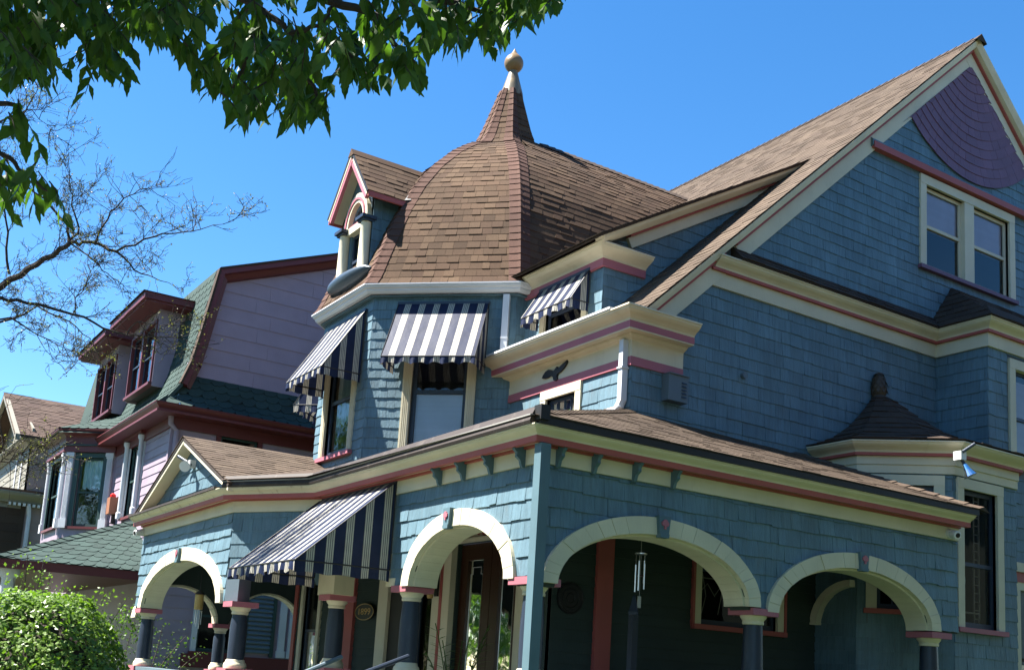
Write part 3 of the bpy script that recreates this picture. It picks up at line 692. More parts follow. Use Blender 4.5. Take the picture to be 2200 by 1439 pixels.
# hip caps
def hipcaps(i, wdt=.155, step=.118):
    n = int(L[-1]/step)
    for k in range(n):
        s0, z0 = at_len(L[-1]*k/n); s1, z1 = at_len(min(L[-1], L[-1]*(k+1.22)/n))
        B0, T0 = tpt(i, s0, z0), tpt(i, s1, z1)
        la = (ev[(i-1) % 8]-ev[i % 8]).normalized(); ra = (ev[(i+1) % 8]-ev[i % 8]).normalized()
        if i == 3 and z0 < 9.45: ra = V3((1, 0, 0))
        out = (V3((B0.x, B0.y, 0))-cT).normalized(); sl = (T0-B0).normalized(); nr = (out-sl*out.dot(sl)).normalized()
        w0 = min(wdt, s0*.62+.012); w1 = min(wdt, s1*.62+.012); j = random.uniform(-.006, .006)
        lift = .023+random.uniform(0, .004)
        pts = []
        for (P, w_, lf) in ((B0, w0, lift), (T0, w1, .014)):
            pts += [P+la*w_+nr*(lf*.75), P+la*w_*.25+nr*lf*.98, P+nr*(lf+.006), P+ra*w_*.25+nr*lf*.98, P+ra*w_+nr*(lf*.75)]
        low = [p-nr*.014 for p in pts[:5]]
        m_ = MB(); m_.add(pts+low, [(0, 1, 6, 5), (1, 2, 7, 6), (2, 3, 8, 7), (3, 4, 9, 8), (10, 11, 1, 0), (11, 12, 2, 1), (12, 13, 3, 2), (13, 14, 4, 3), (0, 5, 10), (4, 14, 9)])
        obj('hip_cap_shingle', m_, 'hipcap', H)
for i in (1, 2, 3): hipcaps(i)
# zinc finial
fn = MB(); fn.lathe((cT.x, cT.y), [(.185, 10.62), (.178, 10.68), (.115, 10.90), (.072, 11.06), (.066, 11.09)]); fo = obj('finial', fn, 'zinc', H, label='zinc finial with gilded ball'); smooth_by_angle(fo)
bl_ = [(.03, 11.07)]+[(.155*math.sin(math.pi*(k+1)/14), 11.215-.155*math.cos(math.pi*(k+1)/14)) for k in range(11)]+[(.085, 11.345), (.05, 11.385), (.02, 11.44), (.003, 11.475)]
smooth_by_angle(obj('finial_ball', MB().lathe((cT.x, cT.y), bl_), 'brass', fo), 60)

# ---- arched dormer on the tower roof
TD = 5.93; FTD = FX(TD); yc = 13.76; hw = .44
arch = [(-.16*0, 0)]
m = MB()
def az(u): return 7.72+.30*math.sqrt(max(0, 1-((u+yc)/.24)**2))
# front panel with an arched opening
N = 16
for k in range(N):
    a, b = -yc-.24+.48*k/N, -yc-.24+.48*(k+1)/N
    m.hexa([FTD.p(a, az(a), 0), FTD.p(b, az(b), 0), FTD.p(b, az(b), -.05), FTD.p(a, az(a), -.05), FTD.p(a, 8.05+.72*(1-abs(a+yc)/.62), 0), FTD.p(b, 8.05+.72*(1-abs(b+yc)/.62), 0), FTD.p(b, 8.05+.72*(1-abs(b+yc)/.62), -.05), FTD.p(a, 8.05+.72*(1-abs(a+yc)/.62), -.05)])
for s in (-1, 1):
    a, b = (-yc+.24*s, -yc+hw*s)
    if a > b: a, b = b, a
    za, zb = [8.05+.72*(1-abs(q+yc)/.62) for q in (a, b)]
    m.hexa([FTD.p(a, 6.9, 0), FTD.p(b, 6.9, 0), FTD.p(b, 6.9, -.05), FTD.p(a, 6.9, -.05), FTD.p(a, za, 0), FTD.p(b, zb, 0), FTD.p(b, zb, -.05), FTD.p(a, za, -.05)])
obj('dormer_face', m, 'blue', H)
FTDs = Fr((TD, yc-hw), (1, 0)); m = MB(); wall(m, FTDs, 0, 1.3, 6.75, 8.05); obj('dormer_cheek', m, 'sheath', H)
shingles('wall', FTDs, 0, 1.3, 6.75, 8.0, ex=.165, w=(.15, .24))
for s in (-1, 1):
    u = -yc+s*.355; c_ = MB(); c_.lathe((TD-.05, -u), [(.10, 6.86), (.10, 6.94), (.082, 6.97), (.075, 7.68), (.085, 7.70)], n=14); co = obj('dormer_column', c_, 'ivory', H); smooth_by_angle(co)
    obj('column_cap', MB().box((TD-.17, -u-.125, 7.70), (TD+.05, -u+.125, 7.745)).box((TD-.14, -u-.10, 7.67), (TD+.03, -u+.10, 7.70)), 'navy', co)
# arched casing
cs = MB(); N = 20
for k in range(N):
    t0, t1 = math.pi*k/N, math.pi*(k+1)/N
    q = [(-yc-.25*math.cos(t), 7.745+.33*math.sin(t)) for t in (t0, t1)]+[(-yc-.40*math.cos(t), 7.745+.47*math.sin(t)) for t in (t1, t0)]
    fprism(cs, FTD, q, -.01, .07)
obj('arched_casing', cs, 'ivory', H)
cs = MB()
for k in range(N):
    t0, t1 = math.pi*k/N, math.pi*(k+1)/N
    q = [(-yc-.30*math.cos(t), 7.745+.375*math.sin(t)) for t in (t0, t1)]+[(-yc-.335*math.cos(t), 7.745+.41*math.sin(t)) for t in (t1, t0)]
    fprism(cs, FTD, q, .071, .085)
obj('arched_casing_bead', cs, 'rose', H)
fl = MB(); N = 18; fl.add([FTD.p(-yc-.24*math.cos(math.pi*k/N), 7.76+.30*math.sin(math.pi*k/N), -.02) for k in range(N+1)], [tuple(range(N+1))]); fo2 = obj('fanlight', fl, 'glass', H)
ld = MB()
for a in (30, 60, 90, 120, 150): t = math.radians(a); ld.tube([FTD.p(-yc, 7.78, -.012), FTD.p(-yc+.12*math.cos(t+.35), 7.76+.16*math.sin(t), -.012), FTD.p(-yc+.235*math.cos(t), 7.76+.29*math.sin(t), -.012)], .008, 5)
obj('leaded_bar', ld, 'lead', fo2); fbk = MB(); fbk.add([FTD.p(-yc-.26, 7.6, -.12), FTD.p(-yc+.26, 7.6, -.12), FTD.p(-yc+.26, 8.1, -.12), FTD.p(-yc-.26, 8.1, -.12)], [(0, 1, 2, 3)]); obj('fanlight_backing', fbk, 'stain_a', fo2)
obj('transom', fbox(MB(), FTD, -yc-.27, -yc+.27, 7.66, 7.76, -.04, .06), 'ivory', H); obj('transom_bead', fbox(MB(), FTD, -yc-.26, -yc+.26, 7.7605, 7.785, -.03, .05), 'rose', H)
window(H, FTD, -yc-.25, -yc+.25, 6.92, 7.66, trim=.0, rails=(.45,), sill=None, sm='sash', glass='glass', name='dormer_window')
# its gable roof
ex_, ez, rz = .68, 8.00, 8.84; xf, xb = 5.72, 7.2
for s in (-1, 1):
    A = V3((xf, yc+s*ex_, ez)); B = V3((xf, yc, rz)); upv = (B-A).normalized(); nn = V3((0, s*(rz-ez), ex_)).normalized()
    r_ = MB(); r_.prism([A, B, V3((xb, yc, rz)), V3((xb, yc+s*ex_, ez))], -nn*.035); obj('dormer_roof', r_, 'roofdark', H)
    Lr = (B-A).length; n = 8
    for k in range(n):
        t0, t1 = k/n, min(1, (k+1.1)/n); P, Q = A.lerp(B, t0), A.lerp(B, t1)
        x1 = 6.30+.62*t0; x2 = 6.30+.62*t1
        roof_course('roof', P, V3((x1, P.y, P.z)), Q, V3((x2, Q.y, Q.z)), nn, w=(.16, .3), R=RN)
    pdn = V3((0, s*ex_, -(rz-ez))).normalized(); pp = -nn
    def rs_(d0, d1, p0, p1): xx = V3((-1, 0, 0)); return [xx*d0+pp*p0, xx*d1+pp*p0, xx*d1+pp*p1, xx*d0+pp*p1]
    A_, B_ = V3((xf-.003*s, yc+s*ex_, ez)), V3((xf-.003*s, yc+s*.03, rz-.037))
    obj('dormer_fascia_dark', MB().beam(A_, B_, rs_(-.02, .012, .0, .04)), 'blackmetal', H)
    obj('dormer_fascia', MB().beam(A_, B_, rs_(-.03, .006, .041, .075)), 'ivory', H)
    obj('dormer_fascia_rose', MB().beam(A_, B_, rs_(-.05, .0, .076, .14)), 'rose', H)
    obj('dormer_soffit', MB().beam(A_, B_, rs_(-.21, -.051, .05, .075)), 'cream', H)
    obj('dormer_eave_board', MB().box((xf+.01, yc+s*(ex_-.02)-.015, ez-.075), (6.35, yc+s*(ex_-.02)+.015, ez-.005)), 'red', H)
drc = MB(); drc.add([(xf-.02, yc-.09, rz-.095), (xf-.02, yc, rz+.02), (xf-.02, yc+.09, rz-.095), (6.95, yc-.09, rz-.095), (6.95, yc, rz+.02), (6.95, yc+.09, rz-.095)], [(0, 1, 4, 3), (1, 2, 5, 4), (0, 2, 1)]); obj('dormer_ridge_cap', drc, 'roof', H)
vl = MB()
for s in (-1,): vl.add([(6.28, yc+s*ex_, ez+.012), (6.36, yc+s*ex_-.03, ez+.03), (6.98, yc, rz+.03), (6.88, yc, rz+.015)], [(0, 1, 2, 3)])
obj('valley_flashing', vl, 'flash', H)
# boat-shaped box below the dormer window
cn = MB(); NU, NV = 18, 12
for i in range(NU+1):
    t = -1+2*i/NU; r_ = math.sqrt(max(.0, 1-t*t))
    for k in range(NV):
        w_ = 2*math.pi*k/NV; rr = 1+.10*math.sin(w_*3)
        p = FTD.p(-yc+.70*t, 6.90+.115*r_*math.sin(w_)*rr+.015*t*t, .08+.15*r_*math.cos(w_)*rr); cn.v.append(tuple(p))
for i in range(NU):
    for k in range(NV): cn.f.append((i*NV+k, i*NV+(k+1) % NV, (i+1)*NV+(k+1) % NV, (i+1)*NV+k))
obj('window_box', cn, 'kayak', H, smooth=True, label='boat-shaped blue-grey box below the tower dormer')
# ---- porch
PF, PFr = 3.31, 3.44
pp_ = [(4.25, 16.98), (4.25, 12.85), (XP, 11.66), (XP, YP), (10.42, YP)]
FPf = FX(XP); FPs = Fr((0, YP), (1, 0)); FPg = FX(4.25); FPd = Fr((4.25, 12.85), (XP-4.25, 11.66-12.85)); LD = math.hypot(XP-4.25, 11.66-12.85)
band('porch_frieze', pp_, rect(-.03, .03, PF, PFr), 'cream', H)
band('porch_red_bead', pp_, rect(-.03, .055, PFr+.001, PFr+.024), 'red', H)
band('porch_soffit', pp_, rect(-.03, .15, PFr+.025, PFr+.04), 'cream', H)
band('porch_fascia', pp_, rect(.12, .17, 3.445, 3.495), 'red', H)
band('porch_crown', [pp_[2], pp_[3], pp_[4]], crown(.168, .235, 3.496, 3.57, .1), 'cream', H)
band('porch_crown', [pp_[0], pp_[1], pp_[2]], crown(.168, .234, 3.496, 3.57, .1), 'creampeel', H, label='cream cornice moulding with peeling paint')
band('porch_gutter', [(XP-.2, YP), (10.44, YP)], rect(.16, .265, 3.571, 3.635), 'blackmetal', H, label='black metal gutter along the side porch')
fg = [pp_[1], pp_[2], (XP, YP-.2)]
band('porch_flashing', fg, [(.1, 3.571), (.255, 3.571), (.265, 3.595), (.25, 3.635), (.1, 3.635)], 'brownmetal', H, label='brown metal flashing along the front porch')
band('porch_flashing_strip', fg, rect(.1, .262, 3.636, 3.648), 'flash', H)
band('porch_flashing', fg, [(.08, 3.649), (.245, 3.649), (.21, 3.715), (.08, 3.715)], 'brownmetal', H)
obj('flashing_end', MB().box((4.70, YP-.29, 3.60), (4.79, YP-.19, 3.72)), 'blackmetal', H)
band('gable_gutter', [(4.25, 16.98), (4.25, 12.9)], rect(.1, .262, 3.571, 3.60), 'brownmetal', H)
# spandrel walls with arches: (frame, u0, u1, arches[(uc, half width, spring z, rise)])
def ell(arches, extra=0.0, zs=None):
    def f(u):
        z = -9
        for (uc, hw_, sp, ri) in arches:
            t = (u-uc)/(hw_+extra)
            if abs(t) < 1: z = max(z, sp+(ri+extra)*math.sqrt(1-t*t))
        return z
    return f
def emblem(F, u, z, s, d):
    sh_ = [(-.15, -.5), (.15, -.5), (.12, -.12), (.32, -.2), (.5, .02), (.46, .26), (.3, .32), (.24, .48), (0, .55), (-.22, .5), (-.32, .34), (-.5, .24), (-.48, 0), (-.3, -.18), (-.1, -.1)]
    return fprism(MB(), F, [(u+a*s, z+b*s) for a, b in sh_], d, d+.012)
def arcade(F, u0, u1, arches, base=2.36, bw=.15, name='arch', blocks=17, depth=.24, top=PF, zb=None, thick=.05):
    inner = ell(arches); outer = ell(arches, bw)
    m_ = MB()
    for (ua, ub) in [(u0, u1)]:
        n = int((ub-ua)/.05)
        for k in range(n):
            a, b = ua+(ub-ua)*k/n, ua+(ub-ua)*(k+1)/n
            za, zb_ = max(inner(a), base), max(inner(b), base)
            m_.hexa([F.p(a, za, 0), F.p(b, zb_, 0), F.p(b, zb_, -depth), F.p(a, za, -depth), F.p(a, top+.1, 0), F.p(b, top+.1, 0), F.p(b, top+.1, -depth), F.p(a, top+.1, -depth)])
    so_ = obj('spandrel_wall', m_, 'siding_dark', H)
    shingles('wall', F, u0, u1, base+.02, top, ex=.158, w=(.10, .25), zlo=lambda u: max(outer(u)-.015, base), curved=True, t=(.013, .023), jit=.007)
    for (uc, hw_, sp, ri) in arches:
        tb = [math.pi*k/blocks for k in range(blocks+1)]
        for k in range(blocks):
            m_ = MB(); pts = []; R_ = random.Random(k*7+int(uc*100)); j = R_.uniform(-.003, .003)
            for q in range(4):
                t = tb[k]+.0012+(tb[k+1]-tb[k]-.0024)*q/3
                pts.append(((uc-(hw_-.002)*math.cos(t), sp+(ri-.002)*math.sin(t)), (uc-(hw_+bw)*math.cos(t), sp+(ri+bw)*math.sin(t)), (uc-(hw_-.025)*math.cos(t), sp+(ri-.025)*math.sin(t))))
            # the voussoir and the strip of soffit behind it
            fprism(m_, F, [p[0] for p in pts]+[p[1] for p in reversed(pts)], -.01, thick+R_.uniform(-.004, .004))
            for q in range(3):
                A, B = pts[q], pts[q+1]
                m_.hexa([F.p(*A[0], -.01), F.p(*B[0], -.01), F.p(*B[0], -depth-.02), F.p(*A[0], -depth-.02), F.p(*A[2], -.01), F.p(*B[2], -.01), F.p(*B[2], -depth-.02), F.p(*A[2], -depth-.02)])
            obj('arch_block', m_, 'ivory', so_)
    return so_
def keystone(F, u, z, s=1.0):
    k_ = fprism(MB(), F, [(u-.05*s, z-.015), (u+.05*s, z-.015), (u+.072*s, z+.17), (u-.072*s, z+.17)], .03, .085); fprism(k_, F, [(u-.052*s, z-.02), (u+.052*s, z-.02), (u+.055*s, z+.015), (u-.055*s, z+.015)], .03, .092)
    ko = obj('keystone', k_, 'bluetrim', H); obj('keystone_emblem', emblem(F, u, z+.095, .085*s, .085), 'rose', ko, label='pink leaf-cluster emblem')
def column(x, y, zc, zb, r=.105, parent=None):
    prof = [(r*1.0, zb+.05), (r*1.03, zb+.2), (r*1.02, zb+.45), (r*.9, zc-.16), (r*.87, zc-.12)]
    co = obj('porch_column', MB().lathe((x, y), prof, 28), 'navy', H); smooth_by_angle(co, 60)
    smooth_by_angle(obj('capital', MB().lathe((x, y), [(r*.88, zc-.135), (r*1.0, zc-.13), (r*1.02, zc-.115), (r*.98, zc-.10), (r*1.08, zc-.085), (r*1.22, zc-.068), (r*1.26, zc-.05)], 28), 'cream', co), 35)
    a = r*1.65; obj('abacus', MB().box((x-a, y-a, zc-.05), (x+a, y+a, zc+.012)), 'rose', co)
    smooth_by_angle(obj('column_base', MB().lathe((x, y), [(r*1.34, zb-.04), (r*1.38, zb-.01), (r*1.3, zb+.02), (r*1.15, zb+.035), (r*1.1, zb+.06), (r*1.0, zb+.065)], 28), 'ivory', co), 35)
    obj('plinth', MB().box((x-a, y-a, zb-.12), (x+a, y+a, zb-.04)), 'rose', co); return co
# front bay (one arch)
uc1 = -8.53
arcade(FPf, -9.86, -YP, [(uc1, .85, 2.37, .52)], base=2.37, blocks=19)
keystone(FPf, -8.66, 2.885, .9)
# side bays (two arches)
arcade(FPs, XP, 10.42, [(6.20, 1.08, 2.34, .525), (8.80, 1.13, 2.31, .53)], base=2.31, blocks=23)
keystone(FPs, 6.20, 2.86, .95); keystone(FPs, 8.82, 2.835, .95)
# entrance bay behind the awning: plain lintel
m = MB(); fbox(m, FPf, -11.66, -9.862, 2.95, PF+.1, 0, -.24); obj('entrance_lintel', m, 'siding_dark', H); shingles('wall', FPf, -11.66, -9.862, 2.95, PF, ex=.158)
obj('arch_springer', fbox(MB(), FPf, -11.62, -11.18, 2.34, 2.95, -.22, .02), 'ivory', H); obj('arch_springer', fbox(MB(), FPf, -9.92, -9.72, 2.38, 2.46, -.2, .02), 'ivory', H)
# diagonal bay
m = MB(); fbox(m, FPd, 0, LD, 2.62, PF+.1, 0, -.2); obj('diagonal_spandrel', m, 'siding_dark', H); shingles('wall', FPd, 0, LD, 2.45, PF, ex=.158, zlo=lambda u: 2.30+.5*math.sqrt(max(0, 1-((u-.75)/.62)**2)), curved=True)
obj('arch_springer', fbox(MB(), FPd, 0, .2, 2.24, 2.62, -.2, .012), 'grey', H)
# gabled left bay
arcade(FPg, -16.95, -12.85, [(-14.78, 1.72, 2.22, .60)], base=2.22, blocks=21, bw=.17)
keystone(FPg, -14.80, 2.815, 1.1)
cols = [(XP+.12, 7.46, 2.37, 1.58), (XP+.12, 9.60, 2.37, 1.58), (XP+.13, 11.40, 2.33, 1.58), (4.25+.12, 12.62, 2.22, 1.50), (4.25+.12, 16.66, 2.20, 1.42), (7.50, YP+.12, 2.32, 1.3), (10.10, YP+.12, 2.29, 1.3)]
for i, c in enumerate(cols): column(*c, r=(.095 if i < 3 else .098 if i < 5 else .10))
# corner post
obj('corner_post', MB().box((4.785, 7.095, .7), (4.88, 7.19, 3.435)), 'bluetrim', H, label='pale blue square post at the porch corner')
# brackets
def bracket(F, u):
    pr = [(0, 3.462), (.115, 3.462), (.118, 3.43), (.095, 3.415), (.085, 3.395), (.09, 3.375), (.07, 3.36), (.05, 3.345), (.04, 3.315), (.03, 3.29), (0, 3.285)]
    w_ = .032; m_ = MB(); m_.prism([F.p(u-w_/2, z, d+.03) for d, z in pr], F.u*w_); obj('bracket', m_, 'bluetrim', H)
for u in (5.06, 5.43, 5.87, 6.31): bracket(FPs, u)
for u in (-7.49, -7.99, -8.46, -8.90): bracket(FPf, u)
# ceiling, floor, rail
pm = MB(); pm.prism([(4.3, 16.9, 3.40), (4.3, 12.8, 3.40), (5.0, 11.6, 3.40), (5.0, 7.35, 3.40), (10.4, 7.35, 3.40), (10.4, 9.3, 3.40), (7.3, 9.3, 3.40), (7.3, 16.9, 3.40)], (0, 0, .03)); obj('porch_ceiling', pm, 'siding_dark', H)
pm = MB(); pm.prism([(4.2, 17.5, .62), (4.2, 12.8, .62), (4.8, 11.6, .62), (4.8, 7.2, .62), (10.4, 7.2, .62), (10.4, 9.3, .62), (7.3, 9.3, .62), (7.3, 17.5, .62)], (0, 0, .06)); obj('porch_floor', pm, 'grey', H)
for nm, pth in (('left', [(4.25, 16.9), (4.25, 12.85), (4.83, 11.82)]), ('right', [(XP, 9.5), (XP, YP), (10.4, YP)])):
    zt = 1.37 if nm == 'left' else 1.30
    band('porch_rail', pth, rect(-.2, .02, zt-.05, zt), 'grey', H); band('porch_skirt', pth, rect(-.15, -.02, .05, zt-.051), 'blue', H); band('rail_band', pth, rect(-.14, .0, zt-.13, zt-.055), 'rose', H)
for i in range(4): obj('porch_step', MB().box((3.0+.42*i, 9.85, -.02), (4.95, 11.4, .155*(i+1))), 'concrete', H)
# porch roofs
PR = MB(); hipc = V3((4.66, 7.02, 3.63)); wc = V3((7.32, 9.16, 4.50))
PR.add([hipc, (10.52, 7.02, 3.63), (9.9, 9.16, 4.44), wc, (4.62, 11.6, 3.66), (3.95, 12.8, 3.66), (7.32, 13.2, 4.55)], [(0, 1, 2, 3), (0, 3, 6, 4), (4, 6, 5)]); porch_roof = obj('porch_roof', PR, 'roofdark', H)
ns = (V3((10.52, 7.02, 3.63))-hipc).cross(wc-hipc).normalized(); nR = 20
for k in range(nR):
    t0, t1 = k/nR, min(1, (k+1.1)/nR); A, B, C_, D_ = hipc+V3((.05, 0, .008)), V3((10.52, 7.02, 3.638)), V3((9.9, 9.16, 4.45)), wc+V3((0, 0, .008))
    roof_course('rooftan', A.lerp(D_, t0), B.lerp(C_, t0), A.lerp(D_, t1), B.lerp(C_, t1), ns if ns.z > 0 else -ns, t=(.006, .009))
hc = MB()
for k in range(2, 26):
    A, B = hipc.lerp(wc, k/26), hipc.lerp(wc, (k+1.2)/26); q = V3((.075, -.04, -.012)); w_ = V3((-.04, .075, -.012))
    hc.add([A+q+V3((0, 0, .020)), A+V3((0, 0, .032)), A+w_+V3((0, 0, .020)), B+q+V3((0, 0, .012)), B+V3((0, 0, .024)), B+w_+V3((0, 0, .012))], [(0, 1, 4, 3), (1, 2, 5, 4), (0, 2, 1)])
obj('porch_hip_cap', hc, 'rooftan', H, kind='stuff', norm=False)
hc = MB()
for k in range(14):
    B1, B2 = V3((10.52, 7.02, 3.645)), V3((9.9, 9.16, 4.46)); A, B = B1.lerp(B2, k/14), B1.lerp(B2, (k+1.15)/14)
    hc.add([A+V3((-.10, 0, .0)), A+V3((0, 0, .03)), A+V3((.1, 0, -.03)), B+V3((-.1, 0, -.01)), B+V3((0, 0, .015)), B+V3((.1, 0, -.04))], [(0, 1, 4, 3), (1, 2, 5, 4), (0, 2, 1)])
obj('porch_end_cap', hc, 'rooftan', H, kind='stuff', norm=False)
pe = MB(); pe.add([(10.52, 7.02, 3.6), (9.9, 9.16, 4.42), (10.8, 9.16, 3.6)], [(0, 1, 2)]); obj('porch_roof_end', pe, 'roofdark', H)
# left gable over the porch
GY, GX = 14.72, 4.06; gl, gr_, gz, ga = 16.86, 12.58, 3.62, 4.50
for (ye, s) in ((gl, 1), (gr_, -1)):
    A, B = V3((GX, ye, gz)), V3((GX, GY, ga)); nn = V3((0, s*(ga-gz), abs(ye-GY))).normalized()
    r_ = MB(); r_.prism([A, B, V3((8.0, GY, ga)), V3((8.0, ye, gz))], -nn*.03); obj('porch_gable_roof', r_, 'roofdark', H)
    n = 19
    for k in range(n):
        t0, t1 = k/n, min(1, (k+1.1)/n); P, Q = A.lerp(B, t0), A.lerp(B, t1); 
        roof_course('roof2', P+V3((-.015, 0, .004)), V3((7.9, P.y, P.z+.004)), Q+V3((-.015, 0, .004)), V3((7.9, Q.y, Q.z+.004)), nn, t=(.007, .011))
    pdir = -nn; xx = V3((-1, 0, 0)); A = A-V3((.003*s, 0, 0)); B = B-V3((.003*s, 0, 0))
    def s3(d0, d1, p0, p1): return [xx*d0+pdir*p0, xx*d1+pdir*p0, xx*d1+pdir*p1, xx*d0+pdir*p1]
    obj('porch_rake_edge', MB().beam(A, B, s3(-.03, .008, .03, .055)), 'brownmetal', H)
    obj('porch_rake_crown', MB().beam(A, B, s3(-.25, -.002, .056, .10)), 'cream', H)
    obj('porch_rake_rose', MB().beam(A, B, s3(-.26, -.21, .101, .16)), 'rose', H)
fgab = FX(4.23); m = MB(); wall(m, fgab, -gl+.1, -gr_-.1, 3.55, lambda u: ga-.06-(ga-gz)*abs(u+GY)/2.14, n=2); obj('porch_gable_wall', m, 'sheath', H)
shingles('wall', fgab, -gl+.3, -gr_-.3, 3.58, 4.5, ex=.15, zhi=lambda u: ga-.13-(ga-gz)*abs(u+GY)/2.14)

# ---- ground-floor walls inside the porch
def clap(key, F, u0, u1, z0, z1, ex, mat, holes=(), parent=None, name='siding_board', lip=.014):
    z = z0; out = []
    while z < z1-.01:
        zt = min(z+ex, z1); segs = [(u0, u1)]
        for h in holes:
            if zt > h[2]+.02 and z < h[3]-.02:
                ns = []
                for a, b in segs:
                    if b <= h[0] or a >= h[1]: ns.append((a, b)); continue
                    if a < h[0]: ns.append((a, h[0]))
                    if b > h[1]: ns.append((h[1], b))
                segs = ns
        for a, b in segs:
            if b-a < .02: continue
            m_ = MB(); m_.hexa([F.p(a, z, 0), F.p(b, z, 0), F.p(b, z, lip), F.p(a, z, lip), F.p(a, zt, 0), F.p(b, zt, 0), F.p(b, zt, .002), F.p(a, zt, .002)])
            obj(name, m_, mat, parent)
        z += ex
FG = Fr((0, YS), (1, 0)); FGf = FX(6.40)
st = window(H, FG, 8.32, 9.73, 2.27, 3.02, trim=.1, tm='cream', rails=(), sill='red', edge='red', glass='glassdark', label='wide stained-glass window with red and cream frame')
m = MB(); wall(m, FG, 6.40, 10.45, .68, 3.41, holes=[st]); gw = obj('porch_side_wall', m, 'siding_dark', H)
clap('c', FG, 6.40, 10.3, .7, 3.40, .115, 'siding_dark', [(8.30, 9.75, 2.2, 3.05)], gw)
obj('red_pilaster', fbox(MB(), FG, 6.94, 7.15, .7, 3.40, .0, .05), 'red', H)
ld = MB()
for k in range(5): ld.tube([FG.p(8.5+.25*k, 2.4, -.05), FG.p(8.56+.25*k, 2.6+.08*(k % 2), -.05), FG.p(8.5+.25*k, 2.85, -.05)], .006, 5); ld.tube([FG.p(8.45+.25*k, 2.62, -.05), FG.p(8.58+.22*k, 2.74, -.05), FG.p(8.7+.22*k, 2.6, -.05)], .006, 5)
ld.tube([FG.p(8.43, 2.8, -.05), FG.p(9.62, 2.8, -.05)], .008, 5); obj('lead_tracery', ld, 'lead', H)
# front wall behind the entrance
scr = window(H, FGf, -12.10, -11.52, 1.0, 3.03, trim=.08, tm='cream', rails=(), sill=None, glass='screen', name='side_light', fr=.03)
lw = window(H, FGf, -15.72, -14.95, 1.0, 2.9, trim=.1, tm='cream', rails=(.58,), sill=None, glass='glass')
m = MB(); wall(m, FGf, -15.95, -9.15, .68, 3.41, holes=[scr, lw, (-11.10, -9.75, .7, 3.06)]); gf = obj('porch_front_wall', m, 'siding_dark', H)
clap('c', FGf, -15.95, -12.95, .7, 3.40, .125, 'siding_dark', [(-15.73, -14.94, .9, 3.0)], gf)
obj('corner_board', fbox(MB(), FGf, -15.98, -15.86, .7, 3.4, -.05, .03), 'red', H)
obj('red_pilaster', fbox(MB(), FGf, -14.10, -13.78, .7, 3.4, .0, .05), 'red', H); obj('cream_pilaster', fbox(MB(), FGf, -13.03, -12.76, .7, 3.4, .0, .05), 'cream', H)
obj('screen_bay', fbox(MB(), FGf, -12.76, -12.10, .7, 3.0, -.02, .004), 'interior', H)
obj('entry_frieze', fbox(MB(), FGf, -12.1, -9.3, 3.06, 3.40, .0, .03), 'cream', H); obj('entry_bead', fbox(MB(), FGf, -12.1, -9.3, 3.24, 3.30, .03, .06), 'red', H)
df = MB(); fbox(df, FGf, -11.50, -11.12, .7, 3.06, .0, .045); fbox(df, FGf, -11.25, -11.12, .7, 3.06, .045, .075); fbox(df, FGf, -9.75, -9.4, .7, 3.06, .0, .045); fbox(df, FGf, -11.27, -9.7, 3.06, 3.10, .03, .08); obj('door_casing', df, 'cream', H)
obj('door_casing_stripe', fbox(MB(), FGf, -11.40, -11.34, .75, 3.0, .0455, .052), 'red', H)
dr = MB()
for (a, b) in ((-11.11, -10.43), (-10.42, -9.76)):
    fbox(dr, FGf, a, a+.17, .72, 3.05, -.10, -.05); fbox(dr, FGf, b-.17, b, .72, 3.05, -.10, -.05); fbox(dr, FGf, a+.17, b-.17, 2.86, 3.05, -.10, -.052); fbox(dr, FGf, a+.17, b-.17, .72, 1.3, -.10, -.052)
do_ = obj('front_door', dr, 'wood', H, label='dark wooden double front door with glass panels')
for (a, b) in ((-11.11, -10.43), (-10.42, -9.76)):
    obj('pane', MB().add([FGf.p(a+.16, 1.28, -.075), FGf.p(b-.16, 1.28, -.075), FGf.p(b-.16, 2.88, -.075), FGf.p(a+.16, 2.88, -.075)], [(0, 1, 2, 3)]), 'glass', do_)
    e = MB(); P = [(a+.21, 1.35), (a+.21, 2.70), (a+.25, 2.70), (a+.25, 2.78), (b-.25, 2.78), (b-.25, 2.70), (b-.21, 2.70), (b-.21, 1.35)]
    for q, r_ in zip(P, P[1:]): e.tube([FGf.p(*q, -.073), FGf.p(*r_, -.073)], .004, 4)
    obj('etched_border', e, 'alu', do_)
bx = MB(); bx.add([FGf.p(-11.2, .7, -.6), FGf.p(-9.7, .7, -.6), FGf.p(-9.7, 3.1, -.6), FGf.p(-11.2, 3.1, -.6)], [(0, 1, 2, 3)]); obj('hall_beyond', bx, 'interior', do_)
gm = MB()
for k in range(26):
    t = k/25; u = -10.30+.62*(t-.5); z = 3.15+.03*math.sin(t*19)+.025*(1-abs(2*t-1)); r_ = .022+.012*math.sin(k*2.1)**2
    gm.lathe((6.37, -u), [(.004, z-r_), (r_, z-r_*.4), (r_, z+r_*.4), (.004, z+r_)], 8)
obj('door_garland', gm, 'red', H, label='red carved garland over the door')
